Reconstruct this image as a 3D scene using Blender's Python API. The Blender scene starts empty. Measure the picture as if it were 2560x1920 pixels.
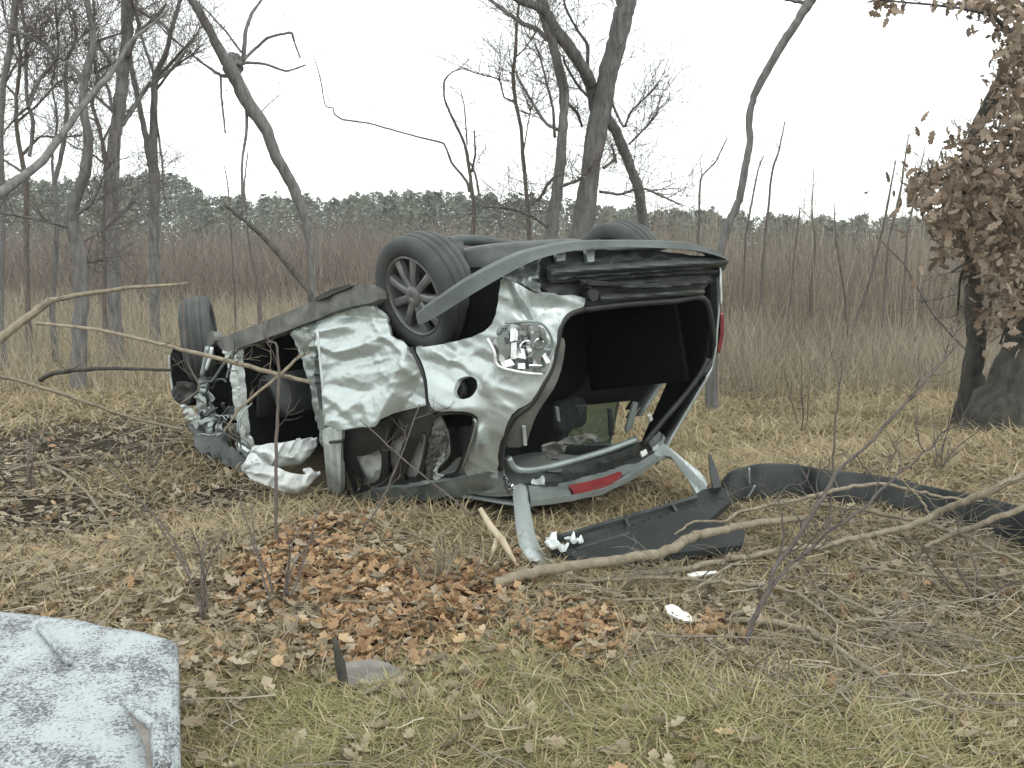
import bpy, math, random
import numpy as np
from mathutils import Vector, Matrix, Quaternion
from mathutils.geometry import delaunay_2d_cdt
R = math.radians
random.seed(7)
RNG = np.random.default_rng(7)
sc = bpy.context.scene
COL = sc.collection

# ------------------------------------------------------------------ camera, sky, sun, exposure
CAMH, PITCH, FPX = 1.30, math.atan(340 / 2250), 2250.0
cam_d = bpy.data.cameras.new('camera'); cam = bpy.data.objects.new('camera', cam_d); COL.objects.link(cam)
cam.location = (0, 0, CAMH); cam.rotation_euler = (math.pi / 2 - PITCH, 0, 0)
cam_d.sensor_width = 36; cam_d.lens = FPX / 2560 * 36; cam_d.clip_end = 3000; cam_d.clip_start = 0.05
sc.camera = cam
world = bpy.data.worlds.new('World'); sc.world = world; world.use_nodes = True
wt = world.node_tree; wt.nodes.clear()
w_out = wt.nodes.new('ShaderNodeOutputWorld'); w_bg = wt.nodes.new('ShaderNodeBackground')
w_sky = wt.nodes.new('ShaderNodeTexSky'); w_sky.sky_type = 'NISHITA'; w_sky.sun_disc = False
w_sky.sun_elevation = R(38); w_sky.sun_rotation = R(150); w_sky.dust_density = 3
w_mix = wt.nodes.new('ShaderNodeMix'); w_mix.data_type = 'RGBA'; w_mix.inputs['Factor'].default_value = 0.93
w_mix.inputs['B'].default_value = (12.2, 12.75, 12.6, 1)          # even overcast cloud deck in front of the clear sky
wt.links.new(w_sky.outputs['Color'], w_mix.inputs['A']); wt.links.new(w_mix.outputs['Result'], w_bg.inputs['Color'])
w_bg.inputs['Strength'].default_value = 0.125
wt.links.new(w_bg.outputs['Background'], w_out.inputs['Surface'])
sun_d = bpy.data.lights.new('sun', 'SUN'); sun_d.energy = 0.8; sun_d.angle = R(25); sun_d.color = (1, .96, .9)
sun = bpy.data.objects.new('sun', sun_d); COL.objects.link(sun)
sun.rotation_euler = (R(52), 0, R(30)); sun.location = (5, -5, 20)
sc.view_settings.view_transform = 'Standard'; sc.view_settings.look = 'None'
sc.view_settings.exposure = 0.34; sc.view_settings.gamma = 1; sc.view_settings.use_curve_mapping = False
sc.render.engine = 'CYCLES'; sc.cycles.use_denoising = True
sc.cycles.volume_bounces = 2; sc.cycles.max_bounces = 6; sc.cycles.diffuse_bounces = 3; sc.cycles.glossy_bounces = 3; sc.cycles.transparent_max_bounces = 8

# ------------------------------------------------------------------ pixel rays of the photograph (2560 x 1920), ground height
ca, sa = math.cos(PITCH), math.sin(PITCH)
CAMPOS = np.array([0, 0, CAMH])
def rays(u, v):
    u = np.asarray(u, float); v = np.asarray(v, float)
    X = (u - 1280) / FPX; Y = (v - 960) / FPX
    return np.stack([X, ca - Y * sa, -sa - Y * ca], -1)
def at(u, v, d):                                # point of a pixel at distance d (along y)
    r = rays(u, v); return CAMPOS + r * (np.asarray(d, float) / r[..., 1])[..., None]
def hsh(i, j, s):
    n = (i * 374761393 + j * 668265263 + s * 974634777) & 0x7fffffff
    n = ((n ^ (n >> 13)) * 1274126177) & 0x7fffffff
    return ((n ^ (n >> 16)) & 0xffff) / 65535.0
def vn(x, y, s=0):                              # smooth value noise 0..1
    x = np.asarray(x, float); y = np.asarray(y, float)
    i = np.floor(x).astype(np.int64); j = np.floor(y).astype(np.int64)
    fx = x - i; fy = y - j; fx = fx * fx * fx * (fx * (fx * 6 - 15) + 10); fy = fy * fy * fy * (fy * (fy * 6 - 15) + 10)
    a = hsh(i, j, s); b = hsh(i + 1, j, s); c = hsh(i, j + 1, s); d = hsh(i + 1, j + 1, s)
    return (a * (1 - fx) + b * fx) * (1 - fy) + (c * (1 - fx) + d * fx) * fy
def fbm(x, y, s=0, o=3):
    t = 0; a = .5
    for k in range(o): t = t + a * (vn(x * 2 ** k, y * 2 ** k, s + k) - .5); a *= .5
    return t
def sstep(a, b, x):
    t = np.clip((np.asarray(x, float) - a) / (b - a), 0, 1); return t * t * (3 - 2 * t)
def g(x, y):                                    # ground height
    x = np.asarray(x, float); y = np.asarray(y, float)
    s = y - .45 * x
    near = np.exp(-((y - 5) / 9) ** 2)
    return -.15 * sstep(4.2, 5.6, s) + (.10 * fbm(x * 1.3, y * 1.3, 3) + .05 * fbm(x * 5, y * 5, 9)) * (.25 + .75 * near) * .8
def G(u, v, dz=0.0):                            # ground point under a pixel
    r = rays(u, v); d = 1.3 / -r[2] * r[1] if r[2] < -1e-3 else 60
    for _ in range(12):
        p = CAMPOS + r * (d / r[1]); h = float(g(p[0], p[1])) + dz
        d = d * (CAMH - h) / (CAMH - p[2]) if CAMH - p[2] > 1e-3 else d
    return CAMPOS + r * (d / r[1])

# ------------------------------------------------------------------ materials
def new_mat(name):
    m = bpy.data.materials.new(name); m.use_nodes = True
    nt = m.node_tree; return m, nt, nt.nodes['Principled BSDF']
def ramp(nt, stops):
    n = nt.nodes.new('ShaderNodeValToRGB'); e = n.color_ramp.elements
    while len(e) < len(stops): e.new(.5)
    for k, (p, c) in enumerate(stops): e[k].position = p; e[k].color = (*c, 1)
    return n
def noise(nt, scale, detail=4, rough=.55, coord='Object', vec=None):
    n = nt.nodes.new('ShaderNodeTexNoise'); n.inputs['Scale'].default_value = scale
    n.inputs['Detail'].default_value = detail; n.inputs['Roughness'].default_value = rough
    if vec is None:
        tc = nt.nodes.new('ShaderNodeTexCoord'); vec = tc.outputs[coord]
    nt.links.new(vec, n.inputs['Vector']); return n
def bump(nt, b, h, strength, dist=.01):
    n = nt.nodes.new('ShaderNodeBump'); n.inputs['Strength'].default_value = strength; n.inputs['Distance'].default_value = dist
    nt.links.new(h, n.inputs['Height']); nt.links.new(n.outputs['Normal'], b.inputs['Normal'])
def mat_noise(name, stops, scale, rough=.7, metal=0., bumps=0., bscale=None, detail=5, coat=0., spec=None, bdist=.01):
    m, nt, b = new_mat(name)
    n = noise(nt, scale, detail); r = ramp(nt, stops)
    nt.links.new(n.outputs['Fac'], r.inputs['Fac']); nt.links.new(r.outputs['Color'], b.inputs['Base Color'])
    b.inputs['Roughness'].default_value = rough; b.inputs['Metallic'].default_value = metal
    if coat: b.inputs['Coat Weight'].default_value = coat; b.inputs['Coat Roughness'].default_value = .12
    if spec is not None: b.inputs['Specular IOR Level'].default_value = spec
    if bumps:
        n2 = noise(nt, bscale or scale * 3, 6); bump(nt, b, n2.outputs['Fac'], bumps, bdist)
    return m
def mat_rnd(name, stops, rough=.75, trans=0., big=None):  # colour from the per-piece value 'rnd'
    m, nt, b = new_mat(name)
    a = nt.nodes.new('ShaderNodeAttribute'); a.attribute_name = 'rnd'
    r = ramp(nt, stops); nt.links.new(a.outputs['Fac'], r.inputs['Fac'])
    nt.links.new(r.outputs['Color'], b.inputs['Base Color']); b.inputs['Roughness'].default_value = rough
    b.inputs['Specular IOR Level'].default_value = .25
    if trans:
        t = nt.nodes.new('ShaderNodeBsdfTranslucent'); mx = nt.nodes.new('ShaderNodeMixShader'); mx.inputs[0].default_value = trans
        nt.links.new(r.outputs['Color'], t.inputs['Color']); nt.links.new(b.outputs[0], mx.inputs[1]); nt.links.new(t.outputs[0], mx.inputs[2])
        nt.links.new(mx.outputs[0], nt.nodes['Material Output'].inputs['Surface'])
    return m
def mat_bark(name, c0, c1, scale=18, stretch=5):
    m, nt, b = new_mat(name)
    tc = nt.nodes.new('ShaderNodeTexCoord'); mp = nt.nodes.new('ShaderNodeMapping'); mp.inputs['Scale'].default_value = (1, 1, 1 / stretch)
    nt.links.new(tc.outputs['Object'], mp.inputs['Vector'])
    n = noise(nt, scale, 6, .65, vec=mp.outputs['Vector']); r = ramp(nt, [(.3, c0), (.7, c1)])
    nt.links.new(n.outputs['Fac'], r.inputs['Fac']); nt.links.new(r.outputs['Color'], b.inputs['Base Color'])
    b.inputs['Roughness'].default_value = .9; b.inputs['Specular IOR Level'].default_value = .2
    bump(nt, b, n.outputs['Fac'], .9, .03); return m

def mat_paint():
    m, nt, b = new_mat('silver_paint')
    n = noise(nt, 6, 6, .6); r = ramp(nt, [(.0, (.38, .425, .42)), (.42, (.48, .54, .532)), (1, (.55, .61, .60))])
    nt.links.new(n.outputs['Fac'], r.inputs['Fac'])
    n2 = noise(nt, 45, 8, .75); r2 = ramp(nt, [(.53, (0, 0, 0)), (.66, (1, 1, 1))]); nt.links.new(n2.outputs['Fac'], r2.inputs['Fac'])
    n3 = noise(nt, 3.2, 5, .6); r3 = ramp(nt, [(.42, (0, 0, 0)), (.66, (.9, .9, .9))]); nt.links.new(n3.outputs['Fac'], r3.inputs['Fac'])
    mu = nt.nodes.new('ShaderNodeMath'); mu.operation = 'MULTIPLY'; nt.links.new(r2.outputs['Color'], mu.inputs[0]); nt.links.new(r3.outputs['Color'], mu.inputs[1])
    mx = nt.nodes.new('ShaderNodeMix'); mx.data_type = 'RGBA'; mx.inputs['B'].default_value = (.16, .15, .125, 1)
    nt.links.new(mu.outputs[0], mx.inputs['Factor']); nt.links.new(r.outputs['Color'], mx.inputs['A'])
    nt.links.new(mx.outputs['Result'], b.inputs['Base Color'])
    b.inputs['Metallic'].default_value = .5
    rr = nt.nodes.new('ShaderNodeMapRange'); rr.inputs['To Min'].default_value = .34; rr.inputs['To Max'].default_value = .5
    nt.links.new(n3.outputs['Fac'], rr.inputs['Value']); nt.links.new(rr.outputs[0], b.inputs['Roughness'])
    b.inputs['Coat Weight'].default_value = .25; b.inputs['Coat Roughness'].default_value = .15
    n4 = noise(nt, 9, 2); bump(nt, b, n4.outputs['Fac'], .12, .01)
    return m
M = {}
M['paint'] = mat_paint()
M['bare'] = mat_noise('bare_painted_metal', [(.3, (.42, .46, .45)), (.6, (.66, .72, .70))], 9, .4, .25, .12, 20)
M['prime'] = mat_noise('inner_body_paint', [(.3, (.20, .23, .225)), (.7, (.34, .38, .37))], 7, .4, .55, .1, 30)
M['sill'] = mat_noise('dusty_dark_sill', [(.3, (.055, .06, .057)), (.65, (.15, .15, .135))], 8, .7, .1, .3, 30)
M['rubber'] = mat_noise('tyre_rubber', [(.3, (.024, .027, .027)), (.7, (.085, .092, .088))], 4, .85, 0, .2, 60)
M['rim'] = mat_noise('dusty_alloy', [(.3, (.10, .105, .108)), (.7, (.21, .213, .21))], 9, .5, .35, .1, 50)
M['black'] = mat_noise('black_plastic', [(.3, (.010, .012, .012)), (.7, (.022, .026, .026))], 10, .55, 0, .1, 60)
M['carpet'] = mat_noise('black_carpet', [(.3, (.004, .0045, .005)), (.7, (.009, .01, .01))], 30, .95, 0, .2, 200, spec=.1)
M['trim'] = mat_noise('dark_grey_trim', [(.3, (.012, .015, .0155)), (.7, (.034, .039, .039))], 6, .7, 0, .3, 60, spec=.3)
M['bumper'] = mat_noise('grey_bumper_plastic', [(.3, (.055, .066, .063)), (.7, (.13, .15, .142))], 4, .75, 0, .2, 50)
M['beam'] = mat_noise('dark_beam', [(.3, (.03, .036, .035)), (.7, (.075, .085, .082))], 9, .5, .2, .2, 40)
M['seat'] = mat_noise('dark_seat_cloth', [(.3, (.012, .014, .016)), (.7, (.03, .034, .036))], 25, .95, 0, .3, 150)
M['liner'] = mat_noise('pale_headliner', [(.3, (.30, .33, .31)), (.7, (.46, .49, .46))], 5, .9, 0, .2, 60)
M['bag'] = mat_noise('airbag_fabric', [(.3, (.42, .45, .44)), (.7, (.60, .63, .62))], 6, .85, 0, .35, 22, bdist=.02)
M['chrome'] = mat_noise('broken_reflector_chrome', [(.35, (.45, .46, .46)), (.6, (.85, .86, .86))], 22, .16, .9, .15, 30, bdist=.02)
M['shard'] = mat_noise('clear_broken_lens', [(.3, (.55, .56, .56)), (.7, (.85, .86, .86))], 30, .08, .2, .1, 60)
M['red'] = mat_noise('red_lens', [(.3, (.15, .022, .026)), (.7, (.24, .04, .04))], 12, .25, 0, 0, coat=.5)
M['white_plastic'] = mat_noise('dirty_white_plastic', [(.25, (.42, .42, .38)), (.6, (.75, .76, .72))], 12, .5, 0, .2, 40)
def mat_glass():
    m, nt, b = new_mat('tinted_glass'); b.inputs['Base Color'].default_value = (.30, .40, .36, 1)
    b.inputs['Transmission Weight'].default_value = .85; b.inputs['Roughness'].default_value = .08; b.inputs['IOR'].default_value = 1.08; return m
M['glass'] = mat_glass()
M['bark'] = mat_bark('grey_bark', (.075, .074, .072), (.22, .215, .21))
M['bark2'] = mat_bark('brown_bark', (.060, .050, .040), (.16, .14, .115))
M['bark_dark'] = mat_bark('dark_oak_bark', (.028, .028, .025), (.095, .09, .078), 14, 3)
M['twig'] = mat_bark('twig_bark', (.085, .074, .068), (.19, .165, .15), 30, 4)
M['pale'] = mat_bark('pale_dead_wood', (.17, .145, .105), (.33, .285, .215), 22, 4)
M['paletwig'] = mat_bark('pale_twig', (.15, .13, .10), (.30, .26, .20), 30, 4)
M['wood'] = mat_bark('fresh_split_wood', (.38, .32, .22), (.62, .54, .40), 25, 6)
M['plank'] = mat_noise('weathered_plank', [(.3, (.10, .095, .085)), (.7, (.22, .21, .19))], 14, .85, 0, .4, 40)
M['grass'] = mat_rnd('dry_grass', [(0, (.18, .14, .08)), (.35, (.345, .283, .17)), (.7, (.475, .40, .25)), (1, (.60, .525, .365))], .8, .3)
M['green'] = mat_rnd('green_grass', [(0, (.14, .14, .055)), (.4, (.27, .265, .115)), (.7, (.38, .36, .18)), (1, (.50, .46, .28))], .8, .35)
M['leaf'] = mat_rnd('oak_leaf', [(0, (.11, .065, .04)), (.3, (.25, .155, .085)), (.6, (.39, .255, .145)), (.85, (.45, .325, .19)), (1, (.48, .38, .25))], .75, .18)
M['greyleaf'] = mat_rnd('weathered_leaf', [(0, (.11, .09, .065)), (.4, (.23, .19, .135)), (.75, (.34, .285, .205)), (1, (.42, .365, .275))], .8, .15)
M['reed'] = mat_rnd('reed_stems', [(0, (.155, .134, .11)), (.4, (.265, .233, .185)), (.75, (.375, .33, .255)), (1, (.51, .46, .35))], .85, .1)
M['thicket'] = mat_rnd('thicket_stems', [(0, (.10, .085, .075)), (.5, (.19, .165, .145)), (1, (.30, .26, .215))], .9)
M['pine'] = mat_rnd('far_pines', [(0, (.075, .088, .074)), (.5, (.135, .148, .125)), (1, (.20, .208, .172))], .95)
M['crown'] = mat_rnd('clinging_oak_leaf', [(0, (.085, .062, .046)), (.4, (.18, .135, .10)), (.7, (.27, .21, .157)), (1, (.38, .315, .245))], .75, .25)

# ------------------------------------------------------------------ object helpers
ORG = {}
def tag(o, label=None, cat=None, group=None, kind=None):
    if label: o['label'] = label
    if cat: o['category'] = cat
    if group: o['group'] = group
    if kind: o['kind'] = kind
    return o
def thing(name, label, cat, loc, group=None):
    o = bpy.data.objects.new(name, None); COL.objects.link(o); o.location = loc; o.empty_display_size = .1
    ORG[o.name] = np.array(loc, float); return tag(o, label, cat, group)
def mesh_obj(name, V, F, mat, parent=None, smooth=True, rnd=None, origin=None):
    V = np.asarray(V, float).reshape(-1, 3)
    root = parent
    while root is not None and root.parent is not None: root = root.parent
    o0 = ORG.get(root.name, np.zeros(3)) if root is not None else (np.zeros(3) if origin is None else np.array(origin, float))
    me = bpy.data.meshes.new(name); me.from_pydata((V - o0).tolist(), [], [tuple(int(i) for i in f) for f in F])
    if smooth: me.polygons.foreach_set('use_smooth', [True] * len(me.polygons))
    me.materials.append(mat)
    if rnd is not None:
        a = me.attributes.new('rnd', 'FLOAT', 'POINT'); a.data.foreach_set('value', np.asarray(rnd, np.float32))
    me.update(); o = bpy.data.objects.new(name, me); COL.objects.link(o)
    if parent is not None: o.parent = parent
    elif origin is not None: o.location = origin; ORG[o.name] = np.array(origin, float)
    return o
def fast_mesh(name, V, tris, mat, rnd):          # large triangle soups
    me = bpy.data.meshes.new(name); n = len(V); t = len(tris)
    me.vertices.add(n); me.vertices.foreach_set('co', np.asarray(V, np.float32).ravel())
    me.loops.add(t * 3); me.loops.foreach_set('vertex_index', np.asarray(tris, np.int32).ravel())
    me.polygons.add(t); me.polygons.foreach_set('loop_start', np.arange(0, 3 * t, 3, dtype=np.int32))
    me.polygons.foreach_set('loop_total', np.full(t, 3, np.int32))
    me.update(calc_edges=True); me.materials.append(mat)
    a = me.attributes.new('rnd', 'FLOAT', 'POINT'); a.data.foreach_set('value', np.asarray(rnd, np.float32))
    o = bpy.data.objects.new(name, me); COL.objects.link(o); o['kind'] = 'stuff'; return o
def cr(P, n=4, k_=1.0):                          # cardinal spline through points (any dimension)
    P = np.asarray(P, float)
    if len(P) < 3: 
        t = np.linspace(0, 1, n + 1)[:, None]; return P[0] * (1 - t) + P[-1] * t
    Q = np.vstack([2 * P[0] - P[1], P, 2 * P[-1] - P[-2]]); out = []
    for i in range(1, len(Q) - 2):
        p0, p1, p2, p3 = Q[i - 1:i + 3]
        for k in range(n):
            t = k / n
            m1 = k_ * (p2 - p0) / 2; m2 = k_ * (p3 - p1) / 2; out.append((2 * t ** 3 - 3 * t * t + 1) * p1 + (t ** 3 - 2 * t * t + t) * m1 + (3 * t * t - 2 * t ** 3) * p2 + (t ** 3 - t * t) * m2)
    out.append(P[-1]); return np.array(out)
class MB:
    def __init__(s): s.V = []; s.F = []; s.n = 0
    def add(s, V, F):
        V = np.asarray(V, float); s.V.append(V); s.F += [tuple(i + s.n for i in f) for f in F]; s.n += len(V)
    def tube(s, P, r, k=6, wob=0., cap=True):
        P = np.asarray(P, float); n = len(P); r = np.broadcast_to(np.asarray(r, float), (n,))
        T = np.gradient(P, axis=0); T /= np.linalg.norm(T, axis=1)[:, None] + 1e-12
        up = np.array([0, 0, 1.]) if abs(T[0][2]) < .9 else np.array([1., 0, 0])
        a = np.cross(T[0], up); a /= np.linalg.norm(a); V = []
        for i in range(n):
            a = a - T[i] * (a @ T[i]); a /= np.linalg.norm(a) + 1e-12; b = np.cross(T[i], a)
            th = np.arange(k) * 2 * math.pi / k
            rr = r[i] * (1 + wob * RNG.uniform(-1, 1, k)) if wob else np.full(k, r[i])
            V.append(P[i] + rr[:, None] * (np.cos(th)[:, None] * a + np.sin(th)[:, None] * b))
        V = np.concatenate(V); F = []
        for i in range(n - 1):
            for j in range(k):
                j2 = (j + 1) % k; F.append((i * k + j, i * k + j2, (i + 1) * k + j2, (i + 1) * k + j))
        if cap: F.append(tuple(range(k - 1, -1, -1))); F.append(tuple(range((n - 1) * k, n * k)))
        s.add(V, F)
    def box(s, c, ax, ay, az):                   # centre and three half-axis vectors
        c = np.asarray(c, float); ax, ay, az = (np.asarray(q, float) for q in (ax, ay, az)); V = []
        for i in (-1, 1):
            for j in (-1, 1):
                for k in (-1, 1): V.append(c + i * ax + j * ay + k * az)
        s.add(V, [(0, 1, 3, 2), (4, 6, 7, 5), (0, 4, 5, 1), (2, 3, 7, 6), (0, 2, 6, 4), (1, 5, 7, 3)])
    def build(s, name, mat, parent=None, smooth=True, origin=None):
        return mesh_obj(name, np.concatenate(s.V), s.F, mat, parent, smooth, origin=origin)
def inpoly(p, poly):
    x, y = p[:, 0], p[:, 1]; c = np.zeros(len(p), bool); n = len(poly)
    for i in range(n):
        x1, y1 = poly[i]; x2, y2 = poly[i - 1]
        k = ((y1 > y) != (y2 > y)); xx = (x2 - x1) * (y - y1) / ((y2 - y1) if y2 != y1 else 1e-9) + x1
        c ^= k & (x < xx)
    return c
def closed(poly, smooth, step):
    P = np.asarray(poly, float)
    for _ in range(smooth):
        N = np.roll(P, -1, 0); P = np.stack([.75 * P + .25 * N, .25 * P + .75 * N], 1).reshape(-1, 2)
    out = []
    for a, b in zip(P, np.roll(P, -1, 0)):
        m = max(1, int(np.linalg.norm(b - a) / step)); out += [a + (b - a) * k / m for k in range(m)]
    return np.array(out)
def sheet(outline, surf, step=10, smooth=1, holes=(), disp=None, th=.006):
    """closed 2-D outline -> solid sheet. surf maps (n,2) to (points, outward normals); disp maps (n,2) to height in metres"""
    ol = closed(outline, smooth, step); hs = [closed(h, 1, step) for h in holes]
    lo, hi = ol.min(0), ol.max(0); gx, gy = np.meshgrid(np.arange(lo[0], hi[0], step), np.arange(lo[1], hi[1], step * .87))
    gx = gx + (np.arange(gx.shape[0]) % 2)[:, None] * step / 2
    P = np.stack([gx.ravel(), gy.ravel()], 1) + RNG.uniform(-.12, .12, (gx.size, 2)) * step
    ok = inpoly(P, ol)
    for h in hs: ok &= ~inpoly(P, h)
    P = P[ok]
    B = np.concatenate([ol] + hs)
    if len(P): P = P[(np.linalg.norm(P[:, None] - B[None], axis=2).min(1) > step * .45)]
    E = []; k = 0
    for h in [ol] + hs:
        E += [(k + i, k + (i + 1) % len(h)) for i in range(len(h))]; k += len(h)
    A = np.concatenate([B, P])
    v, e, f, *_ = delaunay_2d_cdt([Vector(q) for q in A], E, [], 0, 1e-6)
    v2 = np.array([(q[0], q[1]) for q in v]); f = np.array([t for t in f if len(t) == 3])
    cen = v2[f].mean(1); ok = inpoly(cen, ol)
    for h in hs: ok &= ~inpoly(cen, h)
    f = f[ok]
    p3, nn = surf(v2)
    if disp is not None: p3 = p3 + nn * np.asarray(disp(v2))[:, None]
    tri = p3[f]; fn = np.cross(tri[:, 1] - tri[:, 0], tri[:, 2] - tri[:, 0])
    if (fn * nn[f[:, 0]]).sum() < 0: f = f[:, ::-1]; fn = -fn
    vn_ = np.zeros_like(p3)
    for c in range(3): np.add.at(vn_, f[:, c], fn)
    vn_ /= np.linalg.norm(vn_, axis=1)[:, None] + 1e-12
    n = len(p3); V = np.concatenate([p3, p3 - vn_ * th])
    from collections import Counter
    ed = Counter()
    for t in f:
        for a, b in ((t[0], t[1]), (t[1], t[2]), (t[2], t[0])): ed[(a, b)] += 1
    F = [tuple(t) for t in f] + [(t[2] + n, t[1] + n, t[0] + n) for t in f]
    F += [(b, a, a + n, b + n) for (a, b) in ed if (b, a) not in ed]
    return V, F

# ------------------------------------------------------------------ ground (one sheet to the horizon)
def axis(near, far, fine, k):
    a = list(np.arange(0, near, fine)); s = fine
    while a[-1] < far: s *= k; a.append(a[-1] + s)
    return np.array(a)
ax_ = axis(4.2, 900, .07, 1.10); xs = np.concatenate([-ax_[:0:-1], ax_])
ay_ = axis(7.5, 1200, .07, 1.09) + 1.2; ys = np.concatenate([np.linspace(-40, 1.1, 20), ay_])
gx, gy = np.meshgrid(xs, ys); gz = g(gx, gy); nx = len(xs); ny = len(ys)
V = np.stack([gx, gy, gz], -1).reshape(-1, 3)
idx = np.arange(nx * ny).reshape(ny, nx)
F = np.stack([idx[:-1, :-1], idx[:-1, 1:], idx[1:, 1:], idx[1:, :-1]], -1).reshape(-1, 4)
def mat_ground():
    m, nt, b = new_mat('field_soil')
    n1 = noise(nt, .9, 6, .6); n2 = noise(nt, 14, 8, .7); n3 = noise(nt, 60, 6, .7)
    r1 = ramp(nt, [(.35, (.075, .062, .043)), (.5, (.125, .105, .072)), (.68, (.18, .155, .105))])
    r2 = ramp(nt, [(.3, (.4, .4, .4)), (.7, (1.25, 1.2, 1.1))])
    nt.links.new(n1.outputs['Fac'], r1.inputs['Fac']); nt.links.new(n2.outputs['Fac'], r2.inputs['Fac'])
    mx = nt.nodes.new('ShaderNodeMix'); mx.data_type = 'RGBA'; mx.blend_type = 'MULTIPLY'; mx.inputs['Factor'].default_value = 1
    nt.links.new(r1.outputs['Color'], mx.inputs['A']); nt.links.new(r2.outputs['Color'], mx.inputs['B'])
    # dry grass colour far out, where single blades are no longer built
    geo = nt.nodes.new('ShaderNodeNewGeometry'); sp = nt.nodes.new('ShaderNodeSeparateXYZ'); nt.links.new(geo.outputs['Position'], sp.inputs[0])
    mr = nt.nodes.new('ShaderNodeMapRange'); mr.inputs['From Min'].default_value = 7; mr.inputs['From Max'].default_value = 16
    nt.links.new(sp.outputs['Y'], mr.inputs['Value'])
    mx2 = nt.nodes.new('ShaderNodeMix'); mx2.data_type = 'RGBA'; mx2.inputs['B'].default_value = (.27, .235, .16, 1)
    nt.links.new(mr.outputs[0], mx2.inputs['Factor']); nt.links.new(mx.outputs['Result'], mx2.inputs['A'])
    at_ = nt.nodes.new('ShaderNodeAttribute'); at_.attribute_name = 'rnd'      # damp bare soil patches
    mx3 = nt.nodes.new('ShaderNodeMix'); mx3.data_type = 'RGBA'; mx3.inputs['B'].default_value = (.045, .037, .027, 1)
    nt.links.new(at_.outputs['Fac'], mx3.inputs['Factor']); nt.links.new(mx2.outputs['Result'], mx3.inputs['A']); nt.links.new(mx3.outputs['Result'], b.inputs['Base Color'])
    b.inputs['Roughness'].default_value = .95; b.inputs['Specular IOR Level'].default_value = .1
    bump(nt, b, n3.outputs['Fac'], .8, .03); return m
M['ground'] = mat_ground()
soil = np.zeros(len(V))
for u, v_, ru, rv in ((200, 1120, 330, 60), (120, 1280, 260, 50), (560, 1250, 120, 40), (1000, 1300, 200, 40), (1000, 1480, 260, 50)):
    c_ = G(u, v_); e_ = G(u + ru, v_); f_ = G(u, v_ - rv); soil = np.maximum(soil, np.exp(-.7 * (((V[:, 0] - c_[0]) / abs(e_[0] - c_[0])) ** 2 + ((V[:, 1] - c_[1]) / abs(f_[1] - c_[1])) ** 2)))
tag(mesh_obj('ground', V, F, M['ground'], rnd=soil), 'rough field of dry grass and fallen leaves', kind='structure')

# ------------------------------------------------------------------ far forest, thicket and reeds
def forest():
    VV = []; TT = []; RR = []; n = 0
    def top(u):      # photo row of the tree tops
        return np.interp(u, [-400, 0, 150, 430, 520, 800, 1000, 1200, 1330, 1500, 1750, 2000, 2350, 2600, 3000], [400, 440, 455, 430, 490, 500, 482, 490, 497, 520, 530, 545, 548, 500, 480])
    for k in range(1300):
        u = RNG.uniform(-1800, 4400); d = RNG.uniform(95, 175)
        t = top(u) + RNG.normal(0, 6) + RNG.exponential(10) * (k % 4 > 0)
        tip = at(u, t, d); x0, y0, z1 = tip; h = max(2.5, z1 + .3); rad = RNG.uniform(1.5, 3.2)
        m = 280
        f = RNG.beta(1.25, 1.0, m); ang = RNG.uniform(0, 6.283, m)
        zz = h * (.05 + .95 * f) - .3; rr = rad * np.sqrt(RNG.uniform(.1, 1, m)) * np.clip(1.3 * (1 - f) ** .6, .06, 1)
        c = np.stack([x0 + rr * np.cos(ang), y0 + rr * np.sin(ang), zz], 1)
        s = RNG.uniform(.12, .32, m)[:, None, None]
        tri = c[:, None, :] + RNG.normal(0, 1, (m, 3, 3)) * s * np.array([1, 1, .8])
        VV.append(tri.reshape(-1, 3)); TT.append(np.arange(m * 3).reshape(-1, 3) + n); n += m * 3
        RR.append(np.repeat(np.clip(RNG.normal(.4, .16, m) + RNG.uniform(-.15, .15), 0, 1), 3))
    return fast_mesh('far_forest', np.concatenate(VV), np.concatenate(TT), M['pine'], np.concatenate(RR))
tag(forest(), 'distant pine forest along the horizon', 'forest')

def stems(name, n, ufun, dfun, hfun, rfun, mat, lean=.12, levels=3, rshift=0., zoff=None):
    """many thin upright stems, three sided, tapered and bent"""
    u = ufun(n); d = dfun(n, u); x = (u - 1280) / FPX * d; y = d; z = g(x, y)
    h = hfun(n, u, d); r = rfun(n, d)
    if zoff is not None: z = z + zoff(n, u, d)
    lx = RNG.normal(0, lean, n); ly = RNG.normal(0, lean, n); bx = RNG.normal(0, lean * .7, n)
    VV = []; th = RNG.uniform(0, 6.28, n)
    for l in range(levels + 1):
        f = l / levels
        px = x + h * f * lx + h * f * f * bx; py = y + h * f * ly; pz = z + h * f - .02
        rr = r * (1 - .8 * f)
        for q in range(3):
            a = th + q * 2.094; VV.append(np.stack([px + rr * np.cos(a), py + rr * np.sin(a), pz], 1))
    V = np.stack(VV, 1).reshape(-1, 3); k = 3 * (levels + 1); T = []
    for l in range(levels):
        for q in range(3):
            a, b, c, e = l * 3 + q, l * 3 + (q + 1) % 3, (l + 1) * 3 + (q + 1) % 3, (l + 1) * 3 + q
            T += [(a, b, c), (a, c, e)]
    T = (np.array(T)[None] + (np.arange(n) * k)[:, None, None]).reshape(-1, 3)
    return fast_mesh(name, V, T, mat, np.repeat(np.clip(RNG.normal(.45 + rshift, .24, n), 0, 1), k))
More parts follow.
